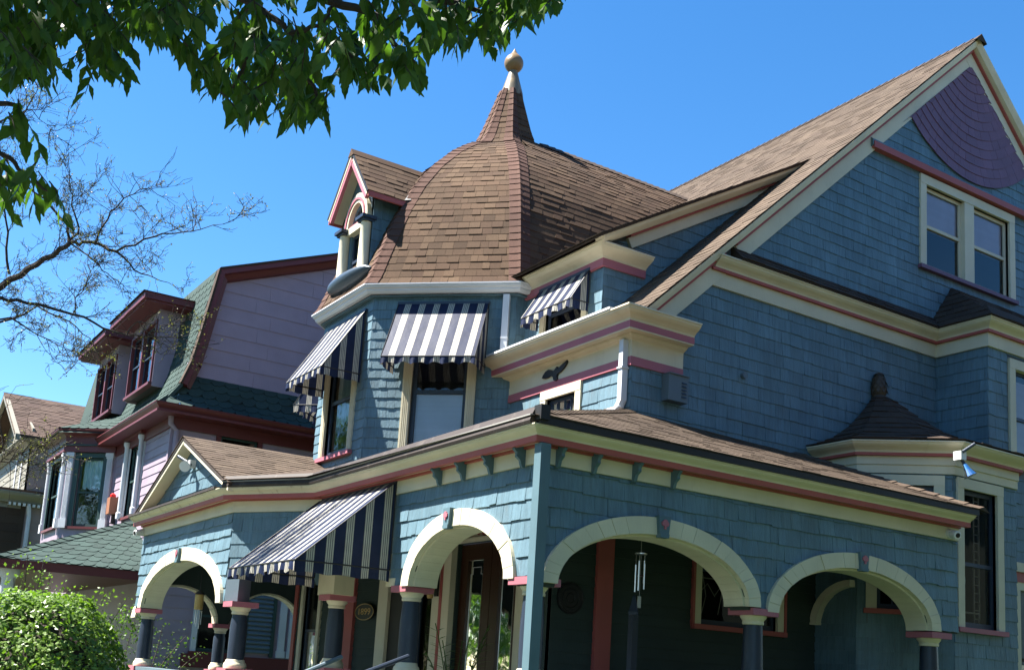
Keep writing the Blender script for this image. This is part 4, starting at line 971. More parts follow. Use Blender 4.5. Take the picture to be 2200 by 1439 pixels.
# arches at the far end of the porch
FEnd = Fr((0, 16.85), (1, 0))
def far_arch(F, u0, u1, arches, base):
    f = ell(arches); m_ = MB(); n = 60
    for k in range(n):
        a, b = u0+(u1-u0)*k/n, u0+(u1-u0)*(k+1)/n
        m_.hexa([F.p(a, max(f(a), base), 0), F.p(b, max(f(b), base), 0), F.p(b, max(f(b), base), -.2), F.p(a, max(f(a), base), -.2), F.p(a, 3.42, 0), F.p(b, 3.42, 0), F.p(b, 3.42, -.2), F.p(a, 3.42, -.2)])
    w_ = obj('porch_end_wall', m_, 'siding_dark', H)
    for (uc, hw_, sp, ri) in arches:
        for k in range(14):
            t0, t1 = math.pi*k/14+.006, math.pi*(k+1)/14-.006; q = MB()
            A = [(uc-(hw_-.003)*math.cos(t), sp+(ri-.003)*math.sin(t)) for t in (t0, t1)]; B = [(uc-(hw_-.03)*math.cos(t), sp+(ri-.03)*math.sin(t)) for t in (t1, t0)]
            fprism(q, F, A+B, -.22, .01); obj('arch_block', q, 'cream', w_)
far_arch(FEnd, 4.3, 7.45, [(4.86, .64, 2.08, .55), (6.30, .60, 2.08, .55)], 2.08)
column(5.58, 16.95, 2.07, 1.42, r=.09)
# ---- lower bay at the right with its witch-hat roof
b0, b1, b2, b3, b4 = V3((10.3, YS, 0)), V3((10.3, 8.53, 0)), V3((11.06, 7.78, 0)), V3((12.28, 7.78, 0)), V3((12.9, 8.36, 0))
FB0 = Fr(b0, b1-b0); FB1 = Fr(b1, b2-b1); FB2 = Fr(b2, b3-b2); FB3 = Fr(b3, b4-b3)
L1, L2 = (b2-b1).length, (b3-b2).length
w1 = window(H, FB1, .10, .97, 2.60, 4.18, trim=.12, tm='ivory', rails=(.5,), grid=(4, 4), sill='red', glass='glassdark', sash_d=-.02)
w2 = window(H, FB2, .04, .93, 2.44, 4.18, trim=.12, tm='ivory', rails=(.46,), sill='rose', glass='glass', fr=.05, label='tall bay window with a strip of square lights')
m = MB(); wall(m, FB0, 0, .62, .7, 4.4); wall(m, FB1, 0, L1, .7, 4.4, holes=[w1]); wall(m, FB2, 0, L2, .7, 4.4, holes=[w2]); wall(m, FB3, 0, .85, .7, 4.4); obj('lower_bay_wall', m, 'sheath', H)
sq = MB()
for k in range(15):
    z = 2.56+k*.1
    fbox(sq, FB2, .52, .60, z, z+.012, -.10, -.085); 
fbox(sq, FB2, .50, .52, 2.5, 4.05, -.10, -.084); fbox(sq, FB2, .60, .62, 2.5, 4.05, -.10, -.084); fbox(sq, FB2, .2, .6, 2.62, 2.64, -.1, -.083); obj('light_strip', sq, 'flash', H)
ov = MB(); N = 14; ov.add([FB2.p(.30+.05*math.cos(2*math.pi*k/N), 3.0+.1*math.sin(2*math.pi*k/N), -.09) for k in range(N)], [tuple(range(N))]); obj('oval_ornament', ov, 'lace', H)
for F_, l_, h_ in ((FB0, .62, []), (FB1, L1, [(.11, .96, 2.55, 4.17)]), (FB2, L2, [(.05, .92, 2.40, 4.17)]), (FB3, .85, [])):
    shingles('wall', F_, 0, l_, 1.0, 4.20, ex=.158, w=(.12, .26), holes=h_)
bp_ = [b0, b1, b2, b3, b4]
band('bay_frieze', bp_, rect(0, .03, 4.20, 4.30), 'ivory', H); band('bay_frieze_step', bp_, rect(0, .045, 4.301, 4.40), 'ivory', H)
band('bay_red_bead', bp_, rect(0, .09, 4.401, 4.435), 'red', H); band('bay_crown', bp_, crown(.085, .20, 4.436, 4.56), 'cream', H)
bt = V3((11.36, 9.08, 5.40)); evb = []
off = [(.0, .0)]
pts = [V3((10.08, YS, 4.575)), V3((10.08, 8.44, 4.575)), V3((10.97, 7.56, 4.575)), V3((12.37, 7.56, 4.575)), V3((13.1, 8.3, 4.575)), V3((13.1, YS, 4.575))]
hp = [(1.0, 4.575), (.86, 4.62), (.62, 4.76), (.42, 4.94), (.26, 5.14), (.13, 5.33), (.06, 5.42)]
bs = MB()
def hpt(i, s, z): q = V3((bt.x, bt.y, 0)).lerp(V3((pts[i].x, pts[i].y, 0)), s); return V3((q.x, q.y, z))
for f in range(5):
    for (s0, z0), (s1, z1) in zip(hp, hp[1:]):
        b = len(bs.v); bs.v += [tuple(hpt(f, s0, z0)), tuple(hpt(f+1, s0, z0)), tuple(hpt(f+1, s1, z1)), tuple(hpt(f, s1, z1))]; bs.f.append((b, b+1, b+2, b+3))
        for q in range(2):
            sa, sb, za, zb = s0+(s1-s0)*q/2, s0+(s1-s0)*(q+1.1)/2, z0+(z1-z0)*q/2, z0+(z1-z0)*(q+1.1)/2
            A, B, C_, D_ = hpt(f, sa, za), hpt(f+1, sa, za), hpt(f+1, sb, zb), hpt(f, sb, zb); nn = (B-A).cross(D_-A).normalized(); nn = nn if nn.z > 0 else -nn
            roof_course('roofdark', A, B, D_, C_, nn, t=(.010, .018))
obj('bay_hat_roof', bs, 'roofdark', H)
# pine-cone finial
pc_ = MB(); pc_.lathe((bt.x, bt.y), [(.10, 5.36), (.10, 5.42), (.085, 5.44), (.10, 5.47), (.105, 5.53), (.095, 5.60), (.07, 5.68), (.035, 5.74), (.004, 5.76)], 16); po = smooth_by_angle(obj('pinecone_finial', pc_, 'cone', H, label='weathered pine-cone finial'), 40)
for r_ in range(5):
    for k in range(10):
        a = 2*math.pi*(k+.5*(r_ % 2))/10; z = 5.47+.055*r_; R0 = [.108, .108, .10, .085, .06][r_]; c_, s_ = math.cos(a), math.sin(a); q = MB()
        q.add([(bt.x+R0*c_-.025*s_, bt.y+R0*s_+.025*c_, z+.035), (bt.x+R0*c_+.025*s_, bt.y+R0*s_-.025*c_, z+.035), (bt.x+(R0+.018)*c_, bt.y+(R0+.018)*s_, z-.01), (bt.x+R0*.9*c_, bt.y+R0*.9*s_, z+.05)], [(0, 1, 2), (0, 2, 3), (1, 3, 2)]); obj('cone_scale', q, 'cone', po)
# inner arch on the bay's left face
ia = MB()
for k in range(10):
    t0, t1 = math.pi/2*k/10, math.pi/2*(k+1)/10
    q = [(.0+.60*(1-math.cos(t)), 2.40+.52*math.sin(t)) for t in (t0, t1)]+[(.10+.50*(1-math.cos(t)), 2.40+.44*math.sin(t)) for t in (t1, t0)]
    b_ = MB(); fprism(b_, FB0, q, .0, .1); obj('arch_block', b_, 'cream', H)
# box downspout at the front wall corner
d_ = MB(); d_.box((XS-.10, YS+.03, 4.62), (XS-.02, YS+.10, 5.31)); d_.box((XS-.115, YS+.02, 4.98), (XS-.01, YS+.11, 5.0)); d_.hexa([(XS-.10, YS+.03, 4.62), (XS-.02, YS+.03, 4.62), (XS-.02, YS+.10, 4.62), (XS-.10, YS+.10, 4.62), (XS-.10, YS+.09, 4.54), (XS-.02, YS+.09, 4.52), (XS-.02, YS+.2, 4.50), (XS-.10, YS+.2, 4.50)][::1]); obj('downspout', d_, 'gutterwhite', H)
d_ = MB(); d_.tube([(XS-.06, YS+.065, 4.64), (XS-.06, YS+.08, 4.56), (XS-.07, YS+.14, 4.53), (XS-.09, YS+.27, 4.52)], .042, 10); obj('downspout_elbow', d_, 'gutterwhite', H)
obj('downspout_mouth', MB().tube([(XS-.088, YS+.255, 4.52), (XS-.098, YS+.30, 4.519)], .044, 10), 'brownmetal', H)
# ================================================================== shingle pieces of the house
flush('wall', H, 'blue', 'wall_shingle', 'wall_shingles_rest')
flush('fan', H, 'purple', 'fan_shingle', 'fan_shingles_rest')
flush('roof', tower_roof, 'roof', 'roof_shingle', 'roof_shingles_rest')
flush('rooftan', main_roof, 'rooftan', 'main_roof_shingle', 'main_roof_shingles_rest', limit=240)
flush('roof2', porch_roof, 'rooftan', 'gable_roof_shingle', 'gable_roof_shingles_rest', limit=160)
flush('roofdark', H, 'roofdark', 'skirt_shingle', 'skirt_shingles_rest', limit=120)

# ================================================================== awnings
def awning(F, u0, u1, zt, d1, zb, val, mat, label, d0=.035, side_uv=1.0, top_val=True):
    c = F.p((u0+u1)/2, zb, d1); A = thing('awning', label, 'awning', tuple(F.p((u0+u1)/2, zb, d0)), 'striped window awnings')
    NU, NV = 24, 8; m = MB(); uvs = []
    def P(u, t, o=0):
        sag = -.012*math.sin(math.pi*t)*(1+.4*math.sin(u*9)); n_ = V3((0, 0, 1))
        return F.p(u, zt+(zb-zt)*t+sag+o, d0+(d1-d0)*t)
    v = []; 
    for j in range(NV+1):
        for i in range(NU+1): u = u0+(u1-u0)*i/NU; v.append(P(u, j/NV)); uvs.append((u-u0, j/NV))
    m.add(v, [(j*(NU+1)+i, j*(NU+1)+i+1, (j+1)*(NU+1)+i+1, (j+1)*(NU+1)+i) for j in range(NV) for i in range(NU)], uvs)
    ca = obj('canopy', m, mat, A, smooth=True, norm=False)
    for s, u in ((0, u0), (1, u1)):
        m = MB(); N = 10; v = []; uv = []
        for i in range(N+1):
            t = i/N; d = d0+(d1-d0)*t; v += [F.p(u, zb+.0, d), F.p(u, zt+(zb-zt)*t, d)]; uv += [(d*side_uv+.03, 0), (d*side_uv+.03, 1)]
        m.add(v, [(2*i, 2*i+2, 2*i+3, 2*i+1) for i in range(N)], uv); obj('side_panel', m, mat, A, norm=False)
        m = MB(); v = []; uv = []; N = 20
        for i in range(N+1):
            t = i/N; d = d0+(d1-d0)*t; sc = .3*val*abs(math.sin(t*math.pi*3)); rp = .008*math.sin(t*23)
            v += [F.p(u+rp, zb-val+sc*.5, d), F.p(u, zb, d)]; uv += [(d*side_uv+.03, 0), (d*side_uv+.03, 1)]
        m.add(v, [(2*i, 2*i+2, 2*i+3, 2*i+1) for i in range(N)], uv); obj('valance', m, mat, A, norm=False)
    m = MB(); v = []; uv = []; N = 72; ns_ = max(3, round((u1-u0)/.2))
    for i in range(N+1):
        t = i/N; u = u0+(u1-u0)*t; sc = .32*val*abs(math.sin(t*math.pi*ns_)); rp = .014*math.sin(t*math.pi*ns_*3.1)+.007*math.sin(t*41)
        for q in range(4): v.append(F.p(u, zb-(val-sc)*q/3, d1+rp*q/3)); uv.append((u-u0, q/3))
    m.add(v, [(4*i+q, 4*i+4+q, 4*i+5+q, 4*i+1+q) for i in range(N) for q in range(3)], uv); obj('valance', m, mat, A, smooth=True, norm=False)
    fr_ = MB(); r = .008
    fr_.tube([F.p(u0, zb, d0), F.p(u0, zb, d1), F.p(u1, zb, d1), F.p(u1, zb, d0)], r, 6); fr_.tube([F.p(u0, zb, d0), F.p(u0, zt, d0)], r, 6); fr_.tube([F.p(u1, zb, d0), F.p(u1, zt, d0)], r, 6)
    fr_.tube([F.p(u0, zt, d0), F.p(u0, zb, d1)], r*.8, 6); fr_.tube([F.p(u1, zt, d0), F.p(u1, zb, d1)], r*.8, 6); obj('frame', fr_, 'blackmetal', A)
    if top_val:
        m = MB(); fbox(m, F, u0-.01, u1+.01, zt-.015, zt+.02, d0-.03, d0+.012); obj('head_bar', m, 'sash', A)
    return A
awning(FTd, .36, 1.60, 6.37, .57, 5.48, .11, 'canvas', 'blue and white striped awning over the middle tower window')
awning(FTl, -14.38, -13.16, 6.33, .60, 5.43, .12, 'canvas', 'blue and white striped awning on the left face of the tower')
awning(FTb, .35, 1.60, 6.20, .55, 5.36, .12, 'canvas', 'striped awning mostly hidden round the far left corner of the tower')
awning(FDor, -11.23, -10.17, 6.46, .30, 6.03, .12, 'canvas', 'small striped awning over the roof dormer window under the cream cornice')
awning(FPf, -11.71, -9.82, 3.44, 1.04, 2.54, .12, 'canvasporch', 'large striped awning sloping out over the porch steps')

# ================================================================== small things fixed to the house
# eagle
eg = thing('eagle_ornament', 'black spread-winged eagle ornament on the cream frieze', 'ornament', (XS-.03, 10.58, 5.2))
E_ = [(0, .02), (.03, .05), (.05, .045), (.045, .01), (.09, .03), (.15, .055), (.21, .075), (.255, .10), (.24, .055), (.21, .02), (.17, -.01), (.12, -.035), (.06, -.05), (.045, -.08), (.055, -.12), (.02, -.135), (-.02, -.12), (-.03, -.08), (-.06, -.06), (-.1, -.05), (-.15, -.06), (-.22, -.06), (-.27, -.045), (-.25, -.01), (-.2, .03), (-.14, .045), (-.08, .03), (-.04, .0)]
obj('bird', fprism(MB(), FFront, [(-10.56+a*1.0, 5.235+b*.95) for a, b in E_], .026, .05), 'plaque', eg)
# louvred box
lb = thing('vent_box', 'blue louvred vent box on the shingled side wall', 'vent', (7.87, YS, 4.68))
obj('case', MB().box((7.74, YS-.13, 4.70), (8.03, YS-.001, 5.0)).box((7.735, YS-.15, 5.0), (8.035, YS-.001, 5.01)), 'grey', lb)
for k in range(5): obj('louvre', MB().hexa([(7.93, YS-.131, 4.93-.04*k), (8.0, YS-.131, 4.93-.04*k), (8.0, YS-.128, 4.93-.04*k), (7.93, YS-.128, 4.93-.04*k), (7.93, YS-.143, 4.91-.04*k), (8.0, YS-.143, 4.91-.04*k), (8.0, YS-.128, 4.92-.04*k), (7.93, YS-.128, 4.92-.04*k)]), 'sash', lb)
obj('vent_cap', MB().tube([(8.98, YS-.01, 5.24), (8.98, YS-.06, 5.24)], .04, 12), 'grey', H)
# 1899 plaque
pq = thing('date_plaque', 'oval black plaque with gold number 1899 beside the porch awning', 'plaque', (6.38, 13.37, 2.2))
N = 32; obj('oval', fprism(MB(), FGf, [(-13.37+.29*math.cos(2*math.pi*k/N), 2.29+.115*math.sin(2*math.pi*k/N)) for k in range(N)], .055, .075), 'plaque', pq)
rm = MB(); rm.tube([FGf.p(-13.37+.28*math.cos(2*math.pi*k/N), 2.29+.107*math.sin(2*math.pi*k/N), .076) for k in range(N+1)], .006, 5, cap=False); obj('rim', rm, 'gold', pq)
tc = bpy.data.curves.new('date', 'FONT'); tc.body = '1899'; tc.size = .115; tc.extrude = .003; tc.align_x = 'CENTER'; tc.align_y = 'CENTER'
to = bpy.data.objects.new('date_text', tc); COL.objects.link(to); bpy.context.view_layer.update()
tm_ = bpy.data.meshes.new_from_object(to.evaluated_get(bpy.context.evaluated_depsgraph_get())); bpy.data.objects.remove(to)
tm_.materials.clear(); tm_.materials.append(MATS['gold']); t2 = bpy.data.objects.new('digits', tm_); COL.objects.link(t2)
mt = Matrix((FGf.u, V3((0, 0, 1)), FGf.n)).transposed().to_4x4(); mt = mt @ Matrix.Diagonal((1.75, 1.05, 1, 1)); mt.translation = FGf.p(-13.37, 2.29, .08)
t2.parent = pq; t2.matrix_parent_inverse = Matrix.Translation(-pq.location); t2.matrix_world = mt
t2.matrix_basis = mt
# round wall plaque
rp = thing('round_plaque', 'dark round ornamental disc on the porch side wall', 'plaque', (6.62, YS-.02, 2.3))
N = 36; obj('disc', fprism(MB(), FG, [(6.62+.165*math.cos(2*math.pi*k/N), 2.40+.165*math.sin(2*math.pi*k/N)) for k in range(N)], .015, .035), 'plaque', rp)
for r_ in (.15, .10, .05):
    q = MB(); q.tube([FG.p(6.62+r_*math.cos(2*math.pi*k/N), 2.40+r_*math.sin(2*math.pi*k/N), .036) for k in range(N+1)], .006, 5, cap=False); obj('relief_ring', q, 'plaque', rp)
# wind chimes
def chime(x, y, zt, label, s=1.0):
    c = thing('wind_chime', label, 'wind chime', (x, y, zt-1.0*s))
    obj('hanging_cord', MB().tube([(x, y, 2.9), (x, y, zt-.7*s)], .002, 4), 'flash', c)
    obj('top_disc', MB().lathe((x, y), [(.075*s, zt-.15*s), (.075*s, zt-.138*s)], 18), 'alu', c)
    for k, (l_, a) in enumerate(((.28, 0), (.30, 1.2), (.33, 2.5), (.36, 3.7), (.31, 5.0))):
        xx, yy = x+.058*s*math.cos(a), y+.058*s*math.sin(a); z0 = zt-(.22+.015*((k*2) % 5))*s
        obj('tube', MB().tube([(xx, yy, z0), (xx, yy, z0-l_*s)], .0095*s, 8), 'alu', c); obj('string', MB().tube([(xx, yy, z0), (xx, yy, zt-.15*s)], .0015, 4), 'flash', c)
    obj('striker', MB().lathe((x, y), [(.04*s, zt-.42*s), (.04*s, zt-.40*s)], 16), 'wood', c)
    obj('sail', MB().box((x-.024*s, y-.004, zt-.80*s), (x+.024*s, y+.004, zt-.66*s)), 'flash', c)
chime(6.29, 7.62, 2.84, 'silver tubular wind chime hanging under the wide side arch', .74)
# lantern-style feeder with chime in the left arch
fd = thing('hanging_feeder', 'yellow lantern-shaped bird feeder hanging in the left porch arch', 'bird feeder', (4.6, 15.0, 2.0))
obj('body', MB().lathe((4.6, 15.0), [(.055, 2.20), (.06, 2.21), (.06, 2.40), (.05, 2.41)], 16), 'gold', fd); obj('roof_cap', MB().lathe((4.6, 15.0), [(.075, 2.41), (.03, 2.45), (.006, 2.47)], 16), 'brownmetal', fd); obj('hanger', MB().tube([(4.6, 15, 2.46), (4.6, 15, 3.4)], .004, 5), 'blackmetal', fd)
for k in range(4): obj('chime_tube', MB().tube([(4.57+.03*k, 15.0+.02*(k % 2), 2.19), (4.57+.03*k, 15.0+.02*(k % 2), 2.0-.03*(k % 3))], .006, 6), 'alu', fd)
# security cameras and flood lights
def secam(p, d, label):
    p, d = V3(p), V3(d).normalized(); c = thing('security_camera', label, 'camera', tuple(p))
    obj('mount', MB().tube([p, p+d*.05], [.055, .05], 16), 'white', c); obj('body', MB().tube([p+d*.05, p+d*.07, p+d*.14, p+d*.15], [.04, .048, .048, .04], 16), 'white', c); obj('lens', MB().tube([p+d*.145, p+d*.155], [.028, .026], 14), 'plaque', c)
secam((10.24, YP-.03, 3.37), (-.3, -1, -.25), 'white dome security camera under the right end of the porch cornice')
secam((4.22, 16.9, 3.36), (-1, -.35, -.2), 'white security camera under the far left corner of the porch eave')
def flood(p, dirs, label, lens='chrome'):
    p = V3(p); c = thing('flood_light', label, 'flood light', tuple(p)); obj('junction_box', MB().box(p-V3((.05, .05, .05)), p+V3((.05, .05, .05))), 'white', c)
    for i, d in enumerate(dirs):
        d = V3(d).normalized(); a = p+d*.06
        obj('lamp_arm', MB().tube([p, a+d*.08], .018, 8), 'sash', c); obj('lamp_head', MB().tube([a+d*.05, a+d*.12, a+d*.2], [.025, .04, .075], 16), lens if i == 0 else 'sash', c)
flood((10.86, 7.55, 4.36), [(.25, -.35, -.9)], 'flood lamp with shiny reflector on the corner of the hat-roofed bay')
s_ = MB(); s_.tube([(10.84, 7.50, 4.40), (10.95, 7.42, 4.50)], .02, 8); tag(obj('motion_sensor', s_, 'sash'), 'black sensor rod above the bay flood lamp', 'sensor')
flood((4.19, 14.62, 4.12), [(-.4, -.5, -.2)], 'white twin flood light in the small porch gable', 'white')
s_ = MB(); s_.tube([(4.14, 14.69, 4.15), (4.05, 14.85, 4.24)], .022, 8); tag(obj('motion_sensor', s_, 'sash'), 'black sensor rod on the porch gable light', 'sensor')
# carriage lantern by the door
ln = thing('wall_lantern', 'amber wall lantern beside the front door', 'lantern', (6.3, 11.46, 2.4))
obj('backplate', MB().box((6.33, 11.42, 2.45), (6.37, 11.50, 2.75)), 'plaque', ln); obj('glass_body', MB().lathe((6.26, 11.46), [(.035, 2.42), (.06, 2.60), (.055, 2.66)], 8), 'gold', ln); obj('cap', MB().lathe((6.26, 11.46), [(.075, 2.66), (.03, 2.72), (.01, 2.78)], 8), 'plaque', ln); obj('arm', MB().tube([(6.34, 11.46, 2.72), (6.26, 11.46, 2.79)], .012, 6), 'plaque', ln)
# porch heater / lamp post silhouette
ps = thing('porch_post_lamp', 'dark blue post with pointed cap standing on the side porch', 'post', (6.87, 8.4, .68))
obj('post', MB().box((6.835, 8.365, .68), (6.905, 8.435, 2.24)), 'navy', ps); obj('cap', MB().lathe((6.87, 8.4), [(.065, 2.24), (.065, 2.27), (.045, 2.33), (.02, 2.42), (.004, 2.44)], 4), 'navy', ps)
# hand rails
for i, (a, b, lab) in enumerate((((4.52, 9.98, 1.66), (3.3, 9.72, 1.15), 'pale metal hand rail at the left of the porch steps'), ((4.75, 9.02, 1.70), (3.5, 9.0, 1.2), 'dark hand rail at the right of the porch steps'))):
    a, b = V3(a), V3(b); r_ = thing('hand_rail', lab, 'hand rail', (b.x, b.y, 0), 'hand rails of the porch steps')
    obj('rail', MB().tube([a, b], .022, 8), 'navy' if i else 'grey', r_); obj('post', MB().tube([b, (b.x, b.y, 0)], .02, 8), 'navy', r_)
# leaf helpers
def leaf_mesh(mb, base, d, nrm, L_, w_, serr=True, droop=.15):
    d = d.normalized(); s = d.cross(nrm).normalized(); n = s.cross(d).normalized()
    prof = [(0, 0), (.10, .30), (.22, .72), (.36, 1.0), (.50, .92), (.64, .68), (.78, .42), (.90, .17), (1.0, 0)]
    pts = []; 
    def P(t, x): return base+d*(L_*t)+s*(x*w_*.5)+n*(-droop*L_*t*t+abs(x)*w_*.10)
    left, right, mid = [], [], []
    for i, (t, x) in enumerate(prof):
        mid.append(P(t, 0))
        if 0 < i < len(prof)-1:
            j = 1.0 if not serr else (1.10 if i % 2 else .92)
            right.append(P(t+(.03 if serr and i % 2 else 0), x*j)); left.append(P(t+(.03 if serr and i % 2 else 0), -x*j))
    n_ = len(mid); v = mid+right+left; f = []
    k = len(right)
    def r(i): return n_+i-1
    def l(i): return n_+k+i-1
    f.append((0, 1, r(1))); f.append((0, l(1), 1))
    for i in range(1, n_-2): f.append((i, i+1, r(i+1), r(i))); f.append((i, l(i), l(i+1), i+1))
    f.append((n_-2, n_-1, r(n_-2))); f.append((n_-2, l(n_-2), n_-1)); mb.add(v, f)
# potted palm
pl = thing('potted_palm', 'potted palm with narrow arching fronds beside the front door', 'potted plant', (5.7, 9.78, .68)); R = random.Random(3)
obj('pot', MB().lathe((5.7, 9.78), [(.13, .68), (.18, 1.0), (.19, 1.02)], 16), 'terracotta', pl)
for k in range(9):
    a = k*.7+R.uniform(-.2, .2); q = MB(); st_ = V3((5.7, 9.78, 1.0)); tip = st_+V3((.32*math.cos(a), .32*math.sin(a), R.uniform(.65, 1.15))); mid = (st_+tip)/2+V3((0, 0, .15)); pts_ = [st_.lerp(mid, t/5).lerp(mid.lerp(tip, t/5), t/5) for t in range(6)]
    q.tube(pts_, .006, 4)
    for i in range(1, 6):
        for s in (-1, 1):
            for h in (0, .5):
                p = pts_[i-1].lerp(pts_[i], h); dr_ = (pts_[i]-pts_[i-1]).normalized(); sd_ = dr_.cross(V3((0, 0, 1))).normalized()*s
                leaf_mesh(q, p, dr_*.6+sd_+V3((0, 0, -.15)), V3((0, 0, 1)), .2, .022, serr=False)
    obj('frond', q, 'vineleaf', pl, norm=False)

# ================================================================== THE PURPLE NEIGHBOUR
N_ = thing('gambrel_house', 'lavender gambrel house with green scalloped shingles and maroon trim', 'house', (10, 25, 0))
NY, NX = 20.0, 5.28; FNs = Fr((0, NY), (1, 0)); FNf = FX(NX)
GP = [(4.88, 6.03), (5.10, 6.20), (5.30, 6.48), (5.45, 6.92), (5.56, 7.50), (5.67, 8.15), (5.78, 8.80), (8.28, 9.78), (10.6, 10.65)]
def gz_(x):
    if x > 10.6: x = 21.2-x
    for (a, b), (c, d) in zip(GP, GP[1:]):
        if x <= c: return b+(d-b)*(x-a)/(c-a)
    return GP[-1][1]
sw = window(N_, FNs, 6.12, 7.02, 5.1, 5.76, trim=.09, tm='maroon', rails=(), sill=None, sm='ngreen', glass='glass')
gwin = window(N_, FNs, 6.05, 6.95, 1.65, 3.05, trim=.1, tm='nwhite', rails=(.5,), sill='maroon', sm='ngreen', glass='glass')
m = MB(); wall(m, FNs, NX, 15.9, 0, 6.1, holes=[sw, gwin]); wall(m, FNs, 5.4, 15.8, 6.1, lambda u: gz_(u)-.05, n=24); nside = obj('side_wall', m, 'lavender', N_)
clap('c', FNs, NX+.1, 12, .2, 5.75, .22, 'lavender', [(6.1, 7.05, 5.0, 5.9), (6.0, 7.0, 1.6, 3.1)], nside, lip=.012)
z = 6.70
while z < 10.2:
    zt = z+.295; xa = next(x/100 for x in range(530, 1100) if gz_(x/100)-.12 > z+.15)
    xb = 21.2-xa; R = random.Random(int(z*100)); x = xa
    while x < min(xb, 13):
        w_ = R.uniform(.8, 1.6); q = MB(); a, b = x, min(x+w_-.004, xb); x += w_
        if b-a < .05: continue
        za, zb = min(zt, gz_(a)-.05), min(zt, gz_(b)-.05)
        q.hexa([FNs.p(a, z, 0), FNs.p(b, z, 0), FNs.p(b, z, .014), FNs.p(a, z, .014), FNs.p(a, za, 0), FNs.p(b, zb, 0), FNs.p(b, zb, .002), FNs.p(a, za, .002)]); obj('gable_board', q, 'lavender', nside)
    z += .295
m = MB(); fw = window(N_, FNf, -22.96, -21.74, 4.22, 5.80, trim=.10, tm='nwhite', rails=(.5,), sill='maroon', sm='ngreen', glass='glass'); wall(m, FNf, -30, -NY, 0, 6.1, holes=[fw]); nfront = obj('front_wall', m, 'lavender', N_)
clap('c', FNf, -24.2, -NY-.06, 3.2, 5.85, .17, 'lavender', [(-22.98, -21.72, 4.15, 5.9)], nfront)
obj('corner_board', MB().box((NX-.02, NY-.02, 0), (NX+.07, NY+.07, 5.9)), 'lavender', N_)
for u in (-22.91, -21.79):
    q = smooth_by_angle(obj('window_column', MB().lathe((NX-.08, -u), [(.07, 4.2), (.07, 4.32), (.05, 4.34), (.045, 5.66), (.05, 5.68), (.075, 5.72), (.075, 5.78)], 12), 'nwhite', N_))
obj('window_head', fbox(MB(), FNf, -23.05, -21.65, 5.80, 5.98, 0, .14), 'maroon', N_)
# eave: gutter and soffit, side skirt of fish-scale shingles
np_ = [(NX, 30), (NX, NY), (16, NY)]
band('eave_soffit', np_, rect(0, .40, 5.86, 5.90), 'maroon', N_); band('eave_board', np_, rect(0, .05, 5.66, 5.859), 'maroon', N_); band('eave_gutter', np_, crown(.36, .43, 5.901, 6.03, .3), 'maroon', N_, label='maroon metal gutter')
band('skirt_base', [(NX+.25, NY), (16, NY)], [(-.02, 6.0), (.38, 6.0), (.12, 6.30), (.0, 6.70), (-.02, 6.7)], 'fish', N_)
def fish(key, bl, br, tl, tr, n, w=.20, off=0, t=.012, round_=False):
    bl, br, tl, tr = map(V3, (bl, br, tl, tr)); L_ = (br-bl).length; k = -1
    while True:
        a, b = (k+off)*w, (k+1+off)*w; k += 1
        if a >= L_: break
        if b <= .02: continue
        a, b = max(a, 0)/L_, min(b-.003, L_)/L_
        if b-a < .02: continue
        P = lambda t_, s_: (bl.lerp(br, a+(b-a)*t_)).lerp(tl.lerp(tr, a+(b-a)*t_), s_)
        pts = [P(0, .42), P(.12, .14), P(.32, 0), P(.68, 0), P(.88, .14), P(1, .42), P(1, 1.25), P(0, 1.25)]
        rec(key, pts, [t]*6+[.002]*2, n)
sk = [(.39, 6.02), (.25, 6.14), (.14, 6.28), (.08, 6.44), (.04, 6.58), (.0, 6.72)]
for i, ((d0, z0), (d1, z1)) in enumerate(zip(sk, sk[1:])):
    fish('fishside', FNs.p(5.0+.09*i, z0, d0), FNs.p(9.5, z0, d0), FNs.p(5.0+.09*(i+1), z1, d1), FNs.p(9.5, z1, d1), V3((0, -(z1-z0), d0-d1)).normalized(), w=.26, off=.5*(i % 2), t=.016)
# gambrel roof, front slope
gr = MB()
for (a, b), (c, d) in zip(GP, GP[1:]):
    gr.hexa([(a, NY-.22, b), (c, NY-.22, d), (c, 30, d), (a, 30, b), (a+.03, NY-.22, b-.06), (c+.03, NY-.22, d-.06), (c+.03, 30, d-.06), (a+.03, 30, b-.06)])
gr.add([(10.6, NY-.22, 10.65), (15.4, NY-.22, 8.8), (15.4, 30, 8.8), (10.6, 30, 10.65)], [(0, 1, 2, 3)]); groof = obj('gambrel_roof', gr, 'fish', N_)
Ls = [0]; sg = [V3((a, 0, b)) for a, b in GP[:7]]
for a, b in zip(sg, sg[1:]): Ls.append(Ls[-1]+(b-a).length)
def gat(t):
    for k in range(len(Ls)-1):
        if t <= Ls[k+1]: return sg[k].lerp(sg[k+1], (t-Ls[k])/(Ls[k+1]-Ls[k]))
    return sg[-1]
nr = 19
for k in range(nr):
    A, B = gat(Ls[-1]*k/nr), gat(Ls[-1]*(k+1)/nr); n = V3((-(B.z-A.z), 0, B.x-A.x)).normalized()
    fish('fish', (A.x, 29, A.z), (A.x, NY-.20, A.z), (B.x, 29, B.z), (B.x, NY-.20, B.z), n, w=.22, off=.5*(k % 2))
edge = MB(); ed = MB()
